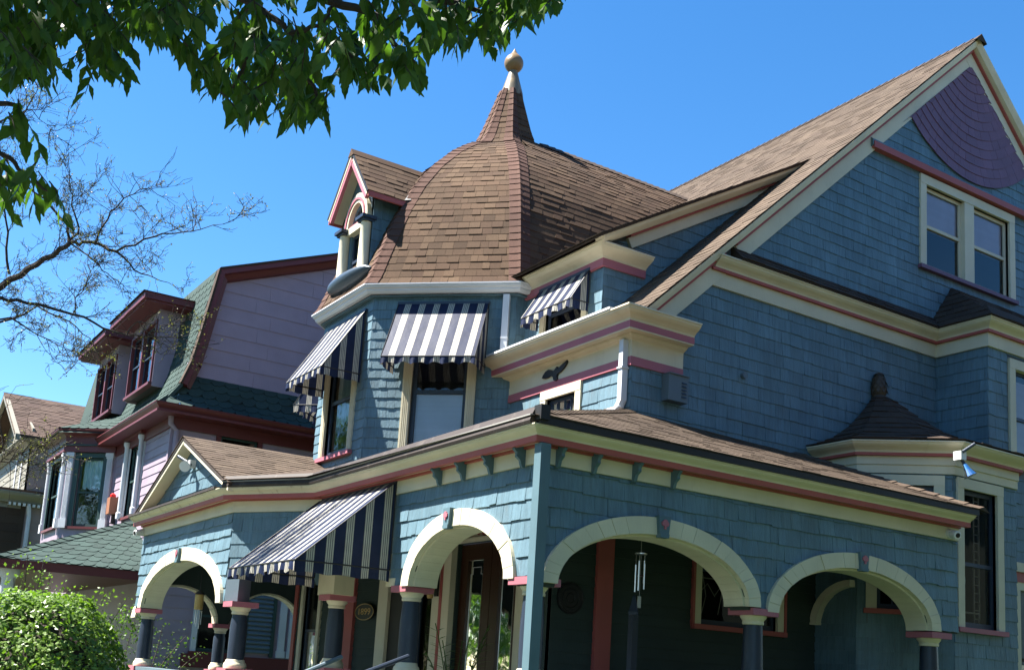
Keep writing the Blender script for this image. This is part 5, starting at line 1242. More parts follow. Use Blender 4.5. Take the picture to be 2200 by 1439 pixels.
for ei, ((a, b), (c, d)) in enumerate(zip(GP[:8], GP[1:])):
    if a < 5.2: continue
    e_y = .0025*ei
    t = V3((c-a, 0, d-b)).normalized(); pdn_ = V3((t.z, 0, -t.x)); 
    edge.beam((a, NY-e_y, b), (c, NY-e_y, d), [V3((0, 0, 0)), V3((0, -.24, 0)), V3((0, -.24, 0))+pdn_*.11, V3((0, -.16, 0))+pdn_*.13, V3((0, -.10, 0))+pdn_*.22, V3((0, 0, 0))+pdn_*.24])
    ed.beam((a, NY-e_y, b), (c, NY-e_y, d), [V3((0, -.10, 0))+pdn_*-.02, V3((0, -.26, 0))+pdn_*-.02, V3((0, -.26, 0))+pdn_*.02, V3((0, -.1, 0))+pdn_*.02])
obj('rake_board', edge, 'maroon', N_); obj('roof_edge', ed, 'roofdark', N_)
# dormers
def ndormer(y0, y1):
    x = 5.16; F = FX(x)
    m_ = MB(); 
    window(N_, F, -y1+.03, -y0-.03, 6.78, 8.06, trim=.05, tm='maroon', rails=(.5,), sill='maroon', sm='sash', split=2, mull=.10, glass='glassdark', fr=.035, name='dormer_window')
    m_ = MB(); m_.box((x, y0, 6.7), (6.2, y0+.03, 8.3)); m_.box((x, y1-.03, 6.7), (6.2, y1, 8.3)); m_.box((x+.002, y0+.03, 8.06), (x+.04, y1-.03, 8.3)); obj('dormer_cheek', m_, 'lavender', N_)
    e = MB(); e0, e1 = y0-.42, y1+.42; xf = x-.42
    e.box((xf+.05, e0+.05, 8.26), (6.2, e1-.05, 8.30)); e.box((xf, e0, 8.30), (6.3, e1, 8.43)); obj('dormer_eave', e, 'maroon', N_)
    r_ = MB(); yc_ = (y0+y1)/2; r_.add([(xf-.04, e0-.04, 8.432), (xf-.04, e1+.04, 8.432), (6.3, e1+.04, 8.432), (6.3, e0-.04, 8.432), (xf+.75, yc_, 8.72), (6.9, yc_, 8.72)], [(0, 1, 4), (1, 2, 5, 4), (3, 0, 4, 5), (2, 3, 5)]); obj('dormer_roof', r_, 'roofdark', N_)
ndormer(21.38, 23.35); ndormer(24.62, 26.5)
# bay window
B0, B1, B2, B3 = V3((NX, 24.05, 0)), V3((4.43, 24.91, 0)), V3((4.43, 26.85, 0)), V3((NX, 27.7, 0))
path = [B3, B2, B1, B0]
Fa, Fb = Fr(B1, B0-B1), Fr(B2, B1-B2); la = (B0-B1).length; lb_ = (B1-B2).length
wa = window(N_, Fa, .22, la-.2, 4.12, 5.72, trim=.10, tm='ngreen', rails=(.5,), sill='maroon', sm='ngreen', curtain=(.55, .98), glass='glass')
wb = window(N_, Fb, .35, lb_-.28, 4.12, 5.72, trim=.09, tm='ngreen', rails=(.5,), sill='maroon', sm='ngreen', glass='glass')
m = MB(); wall(m, Fa, 0, la, 2.9, 6.0, holes=[wa]); wall(m, Fb, 0, lb_, 2.9, 6.0, holes=[wb]); obj('bay_wall', m, 'lavender', N_)
def npil(F, u, w_=.13):
    q = MB(); fbox(q, F, u, u+w_, 4.28, 5.60, 0, .06)
    for k in range(4): fbox(q, F, u+w_*(.12+.21*k), u+w_*(.23+.21*k), 4.3, 5.58, .06, .07)
    fbox(q, F, u-.02, u+w_+.02, 4.08, 4.28, 0, .085); fbox(q, F, u-.015, u+w_+.015, 5.60, 5.64, 0, .075); fbox(q, F, u-.03, u+w_+.03, 5.64, 5.72, 0, .09); obj('bay_pilaster', q, 'nwhite', N_)
npil(Fa, .06); npil(Fa, la-.2); npil(Fb, .1); npil(Fb, lb_-.17)
band('bay_head', path, rect(0, .10, 5.73, 5.86), 'maroon', N_); band('bay_bead', path, rect(0, .13, 5.861, 5.89), 'ngreen', N_); band('bay_frieze', path, rect(0, .08, 5.891, 6.06), 'maroon', N_); band('bay_crown', path, crown(.08, .26, 6.061, 6.20), 'maroon', N_)
br_ = [V3((B3.x+.1, B3.y+.3, 6.205)), V3((4.15, 27.05, 6.205)), V3((4.15, 24.75, 6.205)), V3((NX+.02, 23.72, 6.205))]; tp_ = [V3((5.45, 27.3, 6.75)), V3((5.35, 26.4, 6.72)), V3((5.35, 25.3, 6.72)), V3((5.45, 24.4, 6.75))]
q = MB()
for k in range(3): q.add([p_-V3((0, 0, .09)) for p_ in (br_[k], br_[k+1], tp_[k+1], tp_[k])], [(0, 1, 2, 3)])
obj('bay_roof', q, 'fish', N_)
for f in (1, 2):
    for k in range(6):
        t0, t1 = k/6, (k+1)/6; A, B, C_, D_ = br_[f].lerp(tp_[f], t0), br_[f+1].lerp(tp_[f+1], t0), br_[f].lerp(tp_[f], t1), br_[f+1].lerp(tp_[f+1], t1); n = (B-A).cross(C_-A).normalized(); n = n if n.z > 0 else -n
        fish('fish', A, B, C_, D_, n, w=.22, off=.5*(k % 2))
obj('downspout', MB().tube([(5.22, 19.93, 5.95), (5.24, 19.93, 5.72), (5.36, 19.93, 5.60), (5.36, 19.93, 3.0)], .05, 8), 'lavender', N_)
# its porch
pr0, pr1, pr2, pr3 = V3((2.62, 19.72, 2.97)), V3((5.32, 19.72, 2.97)), V3((5.32, 21.9, 4.04)), V3((5.2, 21.9, 4.04))
q = MB(); q.add([pr0, pr1, pr2, pr3, V3((2.62, 28, 2.97)), V3((5.2, 28, 4.04))], [(0, 1, 2, 3), (0, 3, 5, 4)]); proof = obj('porch_roof', q, 'fish', N_)
for k in range(11):
    t0, t1 = k/11, (k+1)/11; A, B, C_, D_ = pr0.lerp(pr3, t0), pr1.lerp(pr2, t0), pr0.lerp(pr3, t1), pr1.lerp(pr2, t1); fish('fish', A, B, C_, D_, V3((0, -.49, .87)), w=.22, off=.5*(k % 2))
for k in range(16):
    A, B = pr0.lerp(pr3, k/16), pr0.lerp(pr3, (k+1.15)/16); q = MB(); q.add([A+V3((.12, -.02, .02)), A+V3((0, 0, .05)), A+V3((-.1, .1, 0)), B+V3((.12, -.02, .005)), B+V3((0, 0, .03)), B+V3((-.1, .1, -.02))], [(0, 1, 4, 3), (1, 2, 5, 4), (0, 2, 1)]); obj('hip_shingle', q, 'fish', proof, norm=False)
band('porch_fascia', [(2.70, 28), (2.70, 19.8), (5.3, 19.8)], rect(-.05, .06, 2.81, 2.96), 'maroon', N_); obj('porch_ceiling', MB().box((2.75, 19.85, 2.84), (5.25, 28, 2.88)), 'maroon', N_)
for y in (20.1, 24.0): smooth_by_angle(obj('porch_column', MB().lathe((2.9, y), [(.16, .3), (.16, .5), (.13, .55), (.11, 2.64), (.13, 2.68), (.17, 2.76), (.17, 2.84)], 18), 'nwhite', N_))
# shutters and pilasters on the ground floor side
sh_ = obj('shutter', fbox(MB(), FNs, 7.02, 7.08, 1.62, 2.98, .01, .05).hexa([FNs.p(7.55, 1.62, .01), FNs.p(7.62, 1.62, .01), FNs.p(7.62, 1.62, .05), FNs.p(7.55, 1.62, .05), FNs.p(7.55, 2.98, .01), FNs.p(7.62, 2.98, .01), FNs.p(7.62, 2.98, .05), FNs.p(7.55, 2.98, .05)]), 'ngreen', N_)
for k in range(15): obj('louvre', MB().hexa([FNs.p(7.08, 1.68+.085*k, .045), FNs.p(7.55, 1.68+.085*k, .045), FNs.p(7.55, 1.70+.085*k, .05), FNs.p(7.08, 1.70+.085*k, .05), FNs.p(7.08, 1.74+.085*k, .012), FNs.p(7.55, 1.74+.085*k, .012), FNs.p(7.55, 1.76+.085*k, .02), FNs.p(7.08, 1.76+.085*k, .02)]), 'grey', sh_)
for u, w_ in ((7.70, .13), (7.90, .08), (8.12, .10)): q = MB(); fbox(q, FNs, u, u+w_, 1.75, 3.0, .012, .06); fbox(q, FNs, u-.02, u+w_+.02, 1.62, 1.75, .012, .075); obj('side_pilaster', q, 'nwhite', N_)
obj('sill_board', fbox(MB(), FNs, 5.9, 8.3, 1.36, 1.6, .012, .07), 'maroon', N_)
flush('fish', groof, 'fish', 'scallop_shingle', 'scallop_shingles_rest', limit=220); flush('fishside', N_, 'fish', 'skirt_scallop', 'skirt_scallops_rest', limit=120)
# alarm box
ab = thing('alarm_box', 'rusty red alarm box with red beacon on the lavender wall', 'alarm box', (5.2, 23.5, 4.35))
obj('case', MB().box((5.10, 23.42, 4.35), (5.27, 23.68, 4.70)), 'terracotta', ab); obj('beacon', MB().lathe((5.18, 23.55), [(.06, 4.70), (.06, 4.76), (.03, 4.79)], 14), 'beacon', ab); obj('bracket', MB().box((5.2, 23.5, 4.15), (5.27, 23.6, 4.35)), 'brownmetal', ab)

# ================================================================== THE FAR HOUSE
Q = thing('far_house', 'weathered peach and cream house with brown gable roof at the far left', 'house', (9, 38, 0))
QY, QX = 34.0, 5.0; FQs = Fr((0, QY), (1, 0)); FQf = FX(QX)
m = MB(); wall(m, FQs, QX, 14, 0, 7.6); qs = obj('side_wall', m, 'peach', Q); m = MB(); wall(m, FQf, -41, -QY, 0, 7.6); wall(m, FQf, -41, -QY, 7.6, lambda u: 9.35-1.75*abs(u+37.2)/3.6, n=2); qf = obj('front_wall', m, 'buff', Q)
clap('c', FQs, QX+.05, 12, 3.5, 7.4, .26, 'peach', [], qs); clap('c', FQf, -41, -QY-.05, 3.5, 7.4, .22, 'buff', [], qf)
obj('corner_board', MB().box((QX-.03, QY-.03, 0), (QX+.1, QY+.1, 5.6)), 'roofdark', Q)
r_ = MB(); ya, yb, za, zb = QY-.35, 37.2, 7.5, 9.35; r_.hexa([(QX-.5, ya, za), (14, ya, za), (14, yb, zb), (QX-.5, yb, zb), (QX-.5, ya, za-.06), (14, ya, za-.06), (14, yb, zb-.06), (QX-.5, yb, zb-.06)]); r_.hexa([(QX-.5, 40.9, za), (14, 40.9, za), (14, yb, zb), (QX-.5, yb, zb), (QX-.5, 40.9, za-.06), (14, 40.9, za-.06), (14, yb, zb-.06), (QX-.5, yb, zb-.06)]); qr = obj('roof', r_, 'nroof', Q)
roof_plane('nroof', (QX-.52, ya, za+.003), (14, ya, za+.003), V3((0, yb-ya, zb-za)), math.hypot(yb-ya, zb-za), ex=.16, w=(.25, .5), t=(.008, .018)); flush('nroof', qr, 'nroof', 'roof_shingle', 'roof_shingles_rest', limit=60)
band('eave_board', [(QX, 40), (QX, QY), (14, QY)], crown(.05, .3, 7.25, 7.46), 'buff', Q); band('belt_course', [(QX-.6, 40), (QX-.6, QY-.1), (6.4, QY-.1)], crown(.05, .3, 5.55, 5.85), 'buff', Q); obj('porch_top', MB().box((QX-.7, QY-.15, 5.86), (6.4, 40, 5.95)), 'roofdark', Q)
for k in range(14): obj('dentil', fbox(MB(), FQs, 4.6+.13*k, 4.67+.13*k, 5.47, 5.55, .1, .22), 'white', Q)
m = MB(); m.box((QX-.6, QY-.02, 0), (QX, 40, 5.55)); obj('front_bay', m, 'buff', Q)
clap('c', Fr((QX-.6, QY-.02), (1, 0)), 0, .6, 3.4, 5.4, .26, 'roofdark', [], qs)
obj('downspout', MB().tube([(5.15, QY-.2, 5.5), (5.2, QY-.12, 5.2), (5.2, QY-.12, 2.5)], .06, 8), 'nwhite', Q)
window(Q, FQs, 5.75, 6.3, 3.2, 5.0, trim=.1, tm='nwhite', rails=(.5,), sill='nwhite', sm='nwhite', glass='glass'); window(Q, FQf, -36, -34.9, 6.0, 7.1, trim=.12, tm='nwhite', rails=(.5,), sill='nwhite', sm='nwhite', glass='glass', room=False); window(Q, Fr((QX-.6, 0), (0, -1)), -36, -34.8, 3.4, 5.0, trim=.12, tm='nwhite', rails=(.5,), sill='nwhite', sm='nwhite', glass='glass', room=False)
q = MB(); 
for s in (1, -1):
    e_ = 37.2+s*3.7; q.beam((QX-.5, e_, 7.5), (QX-.5, 37.2, 9.37), [(0, 0, -.02), (.12, 0, -.02), (.12, 0, -.2), (0, 0, -.2)])
obj('rake_board', q, 'buff', Q)

# ================================================================== hedge and climbing shrub
def leafcard(mb, c, n, up, L_, w_):
    n = n.normalized(); s = n.cross(up)
    if s.length < .05: s = n.cross(V3((1, 0, 0)))
    s.normalize(); t = s.cross(n)
    mb.add([c-t*L_*.5, c+s*w_*.5-n*w_*.12, c+t*L_*.5, c-s*w_*.5-n*w_*.12], [(0, 1, 2), (0, 2, 3)])
R = random.Random(11)
hc_ = V3((1.42, 8.12, 1.16)); HB = thing('hedge_bush', 'round clipped bright green bush in front of the porch', 'bush', (hc_.x, hc_.y, 0))
tr = MB()
for k in range(7): a = k*.9; tr.tube([(hc_.x+.05*math.cos(a), hc_.y+.05*math.sin(a), 0), (hc_.x+.15*math.cos(a), hc_.y+.15*math.sin(a), .6), (hc_.x+.35*math.cos(a), hc_.y+.35*math.sin(a), 1.1)], [.025, .018, .008], 6)
obj('stem', tr, 'bark', HB)
core = MB(); NU, NV = 24, 14
for i in range(NV+1):
    for k in range(NU):
        th, ph = math.pi*i/NV, 2*math.pi*k/NU; core.v.append((hc_.x+.52*math.sin(th)*math.cos(ph), hc_.y+.52*math.sin(th)*math.sin(ph), hc_.z+.70*math.cos(th)))
for i in range(NV):
    for k in range(NU): core.f.append((i*NU+k, i*NU+(k+1) % NU, (i+1)*NU+(k+1) % NU, (i+1)*NU+k))
obj('dark_core', core, 'barkdark', HB)  # solid dark core filling the bush behind its leaves
fm = MB()
for k in range(21000):
    d = V3((R.gauss(0, 1), R.gauss(0, 1), R.gauss(0, 1))).normalized(); sc = (1+.07*math.sin(d.x*7+d.z*5)*math.sin(d.y*6+2))*R.choice((R.uniform(.88, 1.0), R.uniform(.96, 1.025)))
    c = hc_+V3((d.x*.60, d.y*.60, d.z*.80))*sc
    if c.z < .1: continue
    nn = (d+V3((R.gauss(0, .5), R.gauss(0, .5), R.gauss(0, .5)+.2))); leafcard(fm, c, nn, V3((R.gauss(0, 1), R.gauss(0, 1), R.gauss(0, 1))), R.uniform(.028, .048), R.uniform(.02, .032))
obj('foliage', fm, 'hedgeleaf', HB, kind='stuff', norm=False)
def shrub(label, base, tips, nleaf, mat='vineleaf', spread=.08, size=(.03, .06)):
    T = thing('climbing_rose', label, 'shrub', tuple(base)); st = MB(); fl = MB()
    for tip in tips:
        tip = V3(tip); b = V3(base); mid = b.lerp(tip, .5)+V3((R.uniform(-.2, .2), R.uniform(-.2, .2), .2)); pts_ = [b.lerp(mid, t/8).lerp(mid.lerp(tip, t/8), t/8) for t in range(9)]; st.tube(pts_, [.014-.0012*i for i in range(9)], 5)
        for k in range(nleaf):
            t = R.uniform(.25, 1.02)*8; i = min(7, int(t)); p = pts_[i].lerp(pts_[i+1], t-i)+V3((R.gauss(0, spread), R.gauss(0, spread), R.gauss(0, spread)))
            leafcard(fl, p, V3((R.gauss(0, 1), R.gauss(0, 1), R.gauss(.5, 1))), V3((R.gauss(0, 1), R.gauss(0, 1), R.gauss(0, 1))), R.uniform(*size), R.uniform(*size)*.7)
    obj('stem', st, 'bark', T); obj('foliage', fl, mat, T, kind='stuff', norm=False); return T
def A(px, py, d): return tuple(at(px, py, d))
shrub('leggy climbing rose between the porch and the lavender house', (4.6, 18.6, 0), [A(330, 1270, 17.8), A(290, 1330, 17.6), A(350, 1340, 18), A(400, 1365, 18.2), A(370, 1400, 18), A(310, 1400, 17.7), A(430, 1400, 18.2)], 120)
shrub('tall wispy shrub rising above the round bush', (2.2, 14.6, 0), [A(60, 1190, 13.2), A(95, 1200, 13.2), A(30, 1240, 13), A(110, 1235, 13.3), A(150, 1260, 13.3), A(230, 1270, 13.5), A(270, 1290, 13.6), A(10, 1330, 13), A(200, 1330, 13.4)], 150, 'hedgeleaf', .07)


dk = thing('added_shrub', 'leafy shrub added to darken the space beside the neighbour porch', 'shrub', (3.4, 17.6, 0)); fl = MB(); cl_ = [(V3((3.4+R.gauss(0, .5), 17.7+R.gauss(0, .5), R.uniform(.7, 2.15))), R.uniform(.25, .5)) for k in range(24)]  # leafy shrub put in to darken the bright wall below the porch
for k in range(4200):
    c, r_ = R.choice(cl_); d = V3((R.gauss(0, 1), R.gauss(0, 1), R.gauss(0, 1))).normalized(); leafcard(fl, c+d*r_*R.uniform(.4, 1.05), d+V3((R.gauss(0, .5), R.gauss(0, .5), R.gauss(0, .5)+.2)), V3((R.gauss(0, 1), R.gauss(0, 1), R.gauss(0, 1))), R.uniform(.04, .075), R.uniform(.03, .05))
st = MB()
for k in range(6): a = k*1.05; st.tube([(3.4, 17.7, 0), (3.4+.2*math.cos(a), 17.7+.2*math.sin(a), .7), (3.4+.55*math.cos(a), 17.7+.55*math.sin(a), 1.5)], [.03, .02, .008], 6)
obj('stem', st, 'bark', dk); obj('foliage', fl, 'vineleaf', dk, kind='stuff', norm=False)
# ================================================================== TREES
def branch_pts(P, jitter, R):
    return [V3(p)+V3((R.gauss(0, jitter), R.gauss(0, jitter), R.gauss(0, jitter))) for p in P]
R = random.Random(21)
# ---- budding street tree at the left
BT = thing('budding_tree', 'nearly bare tree with budding twigs reaching in from the left', 'tree', (-.3, 13.9, 0))
tk = MB(); tk.tube([(-.3, 13.9, 0), (-.25, 13.88, 2), (-.1, 13.8, 3.6), A(-190, 720, 12.8)], [.24, .20, .17, .13], 14); obj('trunk', tk, 'bark', BT)
limbs = [([(-190, 720), (-70, 655), (0, 618), (60, 575), (110, 548), (150, 522)], .105, .055), ([(150, 522), (180, 520), (225, 530), (250, 540)], .05, .035),
 ([(250, 540), (290, 578), (330, 595), (375, 615)], .028, .006), ([(250, 540), (310, 512), (370, 503), (430, 493), (500, 475)], .030, .005), ([(205, 522), (230, 470), (265, 430), (300, 408), (350, 394)], .028, .005),
 ([(150, 522), (145, 480), (110, 445), (60, 400), (10, 345), (-40, 300)], .040, .012), ([(150, 522), (170, 490), (155, 440), (150, 390), (140, 345)], .032, .005), ([(150, 522), (190, 545), (220, 580), (255, 605), (265, 640)], .022, .005),
 ([(-150, 690), (-60, 648), (0, 642), (60, 650), (130, 665), (200, 695), (270, 718), (330, 722), (400, 730)], .06, .008), ([(20, 590), (15, 500), (5, 420), (-10, 330)], .035, .01), ([(0, 690), (80, 665), (150, 690), (190, 725), (210, 755)], .03, .004),
 ([(-60, 700), (20, 680), (60, 705), (120, 740), (140, 760)], .03, .004), ([(160, 675), (165, 640), (190, 600), (200, 575)], .02, .004), ([(270, 718), (300, 690), (345, 700), (395, 690)], .018, .004), ([(40, 260), (60, 235), (75, 200), (90, 170)], .02, .005), ([(60, 235), (100, 270), (120, 300)], .012, .003), ([(-60, 280), (0, 262), (60, 235)], .03, .02), ([(-30, 1000), (20, 985), (60, 965), (110, 950)], .02, .004), ([(-40, 850), (0, 930), (15, 985), (40, 1000)], .02, .004)]
limbm = MB(); twm = MB(); bud = MB(); dep0 = 12.2
def grow(p, d, L_, r_, lev):
    n = 4; pts_ = [p]; q = p; dd = d.normalized()
    for i in range(n):
        dd = (dd+V3((R.gauss(0, .22), R.gauss(0, .22), R.gauss(.03, .2)))).normalized(); q = q+dd*(L_/n); pts_.append(q)
    twm.tube(pts_, [max(.0022, r_*(1-.18*i)) for i in range(n+1)], 3, cap=False)
    if lev == 0:
        for i in range(1, n+1):
            if R.random() < .35: leafcard(bud, pts_[i]+V3((R.gauss(0, .01), R.gauss(0, .01), R.gauss(0, .01))), V3((R.gauss(0, 1), R.gauss(0, 1), R.gauss(0, 1))), V3((R.gauss(0, 1), R.gauss(0, 1), 1)), R.uniform(.012, .03), R.uniform(.008, .018))
        return
    for i in range(1, n+1):
        for s in range(2):
            if R.random() < .6: grow(pts_[i], (dd+V3((R.gauss(0, .8), R.gauss(0, .8), R.gauss(.1, .7)))), L_*R.uniform(.35, .62), r_*.6, lev-1)
for P, r0, r1 in limbs:
    off = R.uniform(-.5, .5); pts_ = [at(x, y, dep0+off*min(1, max(0, x)/200)) for x, y in P]
    # refine
    fine = []
    for a, b in zip(pts_, pts_[1:]):
        for k in range(3): fine.append(a.lerp(b, k/3)+V3((R.gauss(0, .012), R.gauss(0, .012), R.gauss(0, .012))))
    fine.append(pts_[-1]); n = len(fine); limbm.tube(fine, [r0*.44+(r1*.44-r0*.44)*i/(n-1) for i in range(n)], 7)
    for i in range(2, n):
        x, y, _ = proj(fine[i])
        if x < -40: continue
        for s in range(2):
            dmain = (fine[i]-fine[i-1]).normalized()
            if R.random() < .58: grow(fine[i], dmain*.7+V3((R.gauss(0, .6), R.gauss(0, .6), R.gauss(.15, .6))), R.uniform(.2, .48), .005, 2 if R.random() < .72 else 1)
obj('limb', limbm, 'barkdark', BT); obj('twigs', twm, 'barkdark', BT, kind='stuff', norm=False); obj('buds', bud, 'budleaf', BT, kind='stuff', norm=False)
# ---- leafy shade tree overhanging the camera
ST = thing('shade_tree', 'dark green leafy branches hanging down from a tree above the viewer', 'tree', (-2.6, 3.4, 0))
LOW = [(-60, 175), (0, 178), (60, 175), (125, 195), (142, 100), (150, 60), (168, 60), (176, 140), (230, 180), (285, 178), (300, 120), (340, 105), (380, 100), (390, 195), (440, 232), (500, 278), (560, 268), (620, 268), (700, 286), (735, 255), (768, 215), (790, 190), (830, 185), (880, 216), (908, 210), (918, 165), (925, 135), (960, 128), (1020, 98), (1060, 100), (1110, 82), (1150, 72), (1168, 42), (1210, 40), (1235, 8), (1290, -60)]
def low(x):
    for (a, b), (c, d) in zip(LOW, LOW[1:]):
        if a <= x <= c: return b+(d-b)*(x-a)/(c-a)
    return -80
tk = MB(); top = at(-350, -500, 5.6); tk.tube([(-2.6, 3.4, 0), (-2.5, 3.5, 2.2), (-1.9, 3.9, 4.2), tuple(top)], [.28, .22, .17, .12], 14); obj('trunk', tk, 'bark', ST)
bm_ = MB(); mains = [[(-350, -500), (-100, -260), (150, -120), (420, -60), (700, 0), (900, -10), (1150, -60)], [(-350, -500), (-150, -150), (-40, 30), (20, 130), (70, 175)], [(150, -120), (190, 0), (215, 80), (235, 130)], [(420, -60), (560, 20), (620, 70), (690, 60), (720, 10)], [(560, 20), (540, 110), (500, 190)], [(700, 0), (820, 40), (860, 110), (880, 150)], [(620, 70), (650, 150), (690, 220)], [(-350, -400), (-150, 120), (-60, 300), (20, 340), (70, 385), (120, 425)], [(-150, 120), (-30, 220), (30, 225), (60, 260)], [(900, -10), (1010, 20), (1100, 25)], [(690, 60), (760, 120), (780, 160)]]
BR = []
for P in mains:
    o = R.uniform(-.35, .35); pts_ = [at(x, y, 5.3+o*.6) for x, y in P]; fine = []
    for a, b in zip(pts_, pts_[1:]):
        for k in range(4): fine.append(a.lerp(b, k/4)+V3((R.gauss(0, .006), R.gauss(0, .006), R.gauss(0, .006))))
    fine.append(pts_[-1]); n = len(fine); bm_.tube(fine, [.022-.017*i/(n-1) for i in range(n)], 7); BR.append(fine)
obj('branch', bm_, 'barkdark', ST)
leaves = []; tw = MB()
def spray(px, py, dep, n, hang=1.0, free=False):
    p0 = at(px, py, dep); side = (AX*R.gauss(0, 1)+AZ*R.gauss(0, 1)).normalized(); d = (V3((0, 0, -.55*hang))+side*.8).normalized(); Lt = R.uniform(.12, .24); pts_ = [p0]; q = p0
    for i in range(4): d = (d+V3((0, 0, -.14*hang))+side*.02).normalized(); q = q+d*(Lt/4); pts_.append(q)
    new = []; bad = 0
    for k in range(n):
        t = (k+.6)/n*4; i = min(3, int(t)); b = pts_[i].lerp(pts_[i+1], min(1, t-i)); s = side.cross(V3((0, 0, 1))).normalized()*(1 if k % 2 else -1)
        ld_ = (d*.6+s*R.uniform(.35, .8)+V3((0, 0, -R.uniform(.35, .9)))+V3((R.gauss(0, .18), R.gauss(0, .18), R.gauss(0, .1)))).normalized()
        nn = (V3((0, 0, .8))+V3((R.gauss(0, .6), R.gauss(0, .6), R.gauss(0, .3)))-AZ*.35).normalized(); L_ = R.uniform(.085, .135)*R.choice((1, 1, .8))
        tip = b+ld_*L_; x, y, _ = proj(tip)
        if y > low(x)+34 and y > 0: bad += 1
        new.append((b, ld_, nn, L_, L_*R.uniform(.36, .45), False))
    if bad > (0 if not free else 99): return False
    tw.tube(pts_, [.004, .0035, .003, .0022, .0016], 4, cap=False); leaves.extend(new); return True
cnt = 0
while cnt < 660:
    x = R.uniform(-120, 1240) if R.random() < .82 else R.uniform(-120, 150); yl = low(x)-22
    y = yl-abs(R.gauss(0, 1))*150 if R.random() < .7 else R.uniform(-350, max(yl, -340))
    if y > yl or y < -420: continue
    if 0 <= x <= 1240 and y > -60 and R.random() < .12: continue
    cnt += spray(x, y-22, R.uniform(4.5, 6.3), R.randint(6, 9))
for (cx_, cy_, rx, ry, k) in ((28, 262, 40, 26, 5), (25, 385, 55, 30, 8), (85, 412, 30, 18, 4), (210, 128, 30, 25, 6)):
    for i in range(k): spray(cx_+R.uniform(-rx, rx), cy_+R.uniform(-ry, ry)-30, R.uniform(4.9, 5.6), R.randint(5, 7), free=True)
leaves = [l for l in leaves if not l[5]]
sc = []
for i, l in enumerate(leaves):
    x, y, d = proj(l[0]+l[1]*l[3]*.5); sc.append((l[3]/d if 0 < x < 2200 and 0 < y < 600 else 0, i))
sc.sort(reverse=True); pick = set(i for a, i in sc[:300]); rest = MB()
for i, (b, d, n, L_, w_, _) in enumerate(leaves):
    if i in pick: q = MB(); leaf_mesh(q, b, d, n, L_, w_); obj('leaf', q, 'leaf', ST, norm=False)
    else: leaf_mesh(rest, b, d, n, L_, w_)
obj('leaves_rest', rest, 'leaf', ST, kind='stuff', norm=False); obj('twigs', tw, 'barkdark', ST, kind='stuff')
print('leaves', len(leaves), 'objects', len(bpy.data.objects))

# ---- street trees on the other side of the road, behind the viewer; they show as reflections in the glass
R = random.Random(77); cr = MB(); tk = MB(); tk.tube([(0, 0, 0), (.05, 0, 1.6), (.0, .1, 3.2), (.2, .3, 5.5)], [.24, .19, .16, .05], 10)
for k in range(5): a = k*1.26; tk.tube([(0, .05, 2.4+.3*k), (.9*math.cos(a), .9*math.sin(a), 3.6+.3*k), (1.9*math.cos(a), 1.9*math.sin(a), 4.6+.3*k)], [.10, .07, .03], 6)
cl = [(V3((R.gauss(0, 1.5), R.gauss(0, 1.5), R.uniform(1.0, 8.2))), R.uniform(.7, 1.3)) for k in range(34)]
for k in range(6500):
    c, r_ = R.choice(cl); d = V3((R.gauss(0, 1), R.gauss(0, 1), R.gauss(0, 1))).normalized(); p = c+d*r_*R.uniform(.6, 1.05); leafcard(cr, p, d+V3((R.gauss(0, .6), R.gauss(0, .6), R.gauss(0, .6)+.3)), V3((R.gauss(0, 1), R.gauss(0, 1), R.gauss(0, 1))), R.uniform(.16, .3), R.uniform(.1, .2))
o1 = None
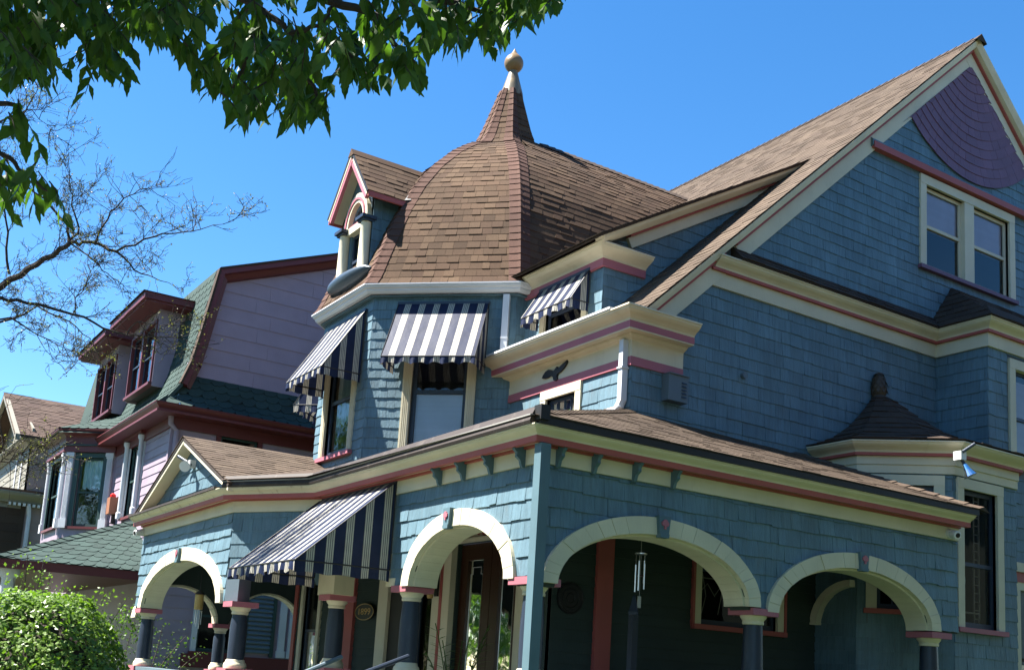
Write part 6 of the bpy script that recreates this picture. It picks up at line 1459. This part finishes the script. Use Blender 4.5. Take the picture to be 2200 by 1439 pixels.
for k, (x, y, s, rz, lab) in enumerate(((-13.5, -6, 1.0, 0, 'first leafy tree across the road from the house'), (-13.0, .5, 1.1, 1.1, 'second leafy tree across the road from the house'), (-14.0, 7.5, .95, 2.3, 'third leafy tree across the road from the house'), (-13.4, 14.5, 1.05, 3.6, 'fourth leafy tree across the road from the house'), (-13.8, 22, 1.1, 4.4, 'fifth leafy tree across the road from the house'), (-13.2, 30, 1.7, .4, 'sixth leafy tree across the road, farther up the street'), (-14.5, 38, 1.8, 1.9, 'seventh leafy tree across the road, farther up the street'), (-13.0, 46, 1.7, 3.0, 'eighth leafy tree across the road, farther up the street'), (-15.0, 55, 1.9, 4.9, 'ninth leafy tree across the road, farthest up the street'), (4.5, -9.5, 1.0, 5.2, 'leafy garden tree to the right of the house front'), (11.5, -10.5, 1.1, 2.9, 'leafy garden tree beyond the side yard'))):
    T = thing('street_tree', lab, 'tree', (x, y, 0), 'trees behind the viewer'); T.rotation_euler.z = rz; T.scale = (s, s, s)
    if o1 is None: o1 = (obj('trunk', tk, 'bark', None), obj('crown', cr, 'treeleaf', None, kind='stuff', norm=False)); ch = o1
    else: ch = tuple(o.copy() for o in o1); [COL.objects.link(o) for o in ch]
    for o in ch: o.parent = T; o.matrix_parent_inverse = Matrix()

# upper crown of the shade tree, unseen above the frame, added to shade the ground
um = MB(); R = random.Random(99); cl = [(V3((R.uniform(-5, 2.2), R.uniform(-1, 6.5), R.uniform(6.2, 9.5))), R.uniform(.8, 1.5)) for k in range(34)]
for k in range(6500):
    c, r_ = R.choice(cl); d = V3((R.gauss(0, 1), R.gauss(0, 1), R.gauss(0, 1))).normalized(); p = c+d*r_*R.uniform(.3, 1.0)
    x, y, dd = proj(p)
    if dd > 0 and y > -120 and -100 < x < 2300: continue
    leafcard(um, p, V3((R.gauss(0, .6), R.gauss(0, .6), 1)), V3((R.gauss(0, 1), R.gauss(0, 1), 0)), R.uniform(.16, .3), R.uniform(.1, .18))
obj('crown', um, 'leaf', ST, kind='stuff', norm=False)
# ---- unseen house added at the right: it keeps sky and bounced light off the side wall
G = thing('added_olive_house', 'unseen dark olive house added at the right to shade the side yard', 'house', (11, -2, 0)); FGn = Fr((27.0, 1.2), (-1, 0)); FGw = FX(7.0)
m = MB(); holes = []
for u in (3.0, 7.5, 12.0, 16.5):
    for z in (1.4, 4.4): holes.append(window(G, FGn, u, u+1.2, z, z+1.7, trim=.12, tm='cream', rails=(.5,), sill='cream', glass='glass'))
wall(m, FGn, 0, 20, 0, 6.6, holes=holes); m.box((26.9, -8, 0), (27, 1.2, 6.6)); m.box((7, -8, 0), (27, -7.9, 6.6)); obj('side_wall', m, 'olive', G)
m = MB(); wall(m, FGw, -1.2, 8, 0, 6.6); wall(m, FGw, -1.2, 8, 6.6, lambda u: 6.6+4.2*(1-abs(u-3.4)/4.6), n=2); obj('front_wall', m, 'olive', G)
m = MB()
for s in (1, -1): m.beam((6.5, -3.4+s*5.0, 6.25), (27.5, -3.4+s*5.0, 6.25), [(0, 0, 0), (0, -s*5.0, 4.6), (0, -s*5.0, 4.5), (0, 0, -.1)])
obj('roof', m, 'roofdark', G)
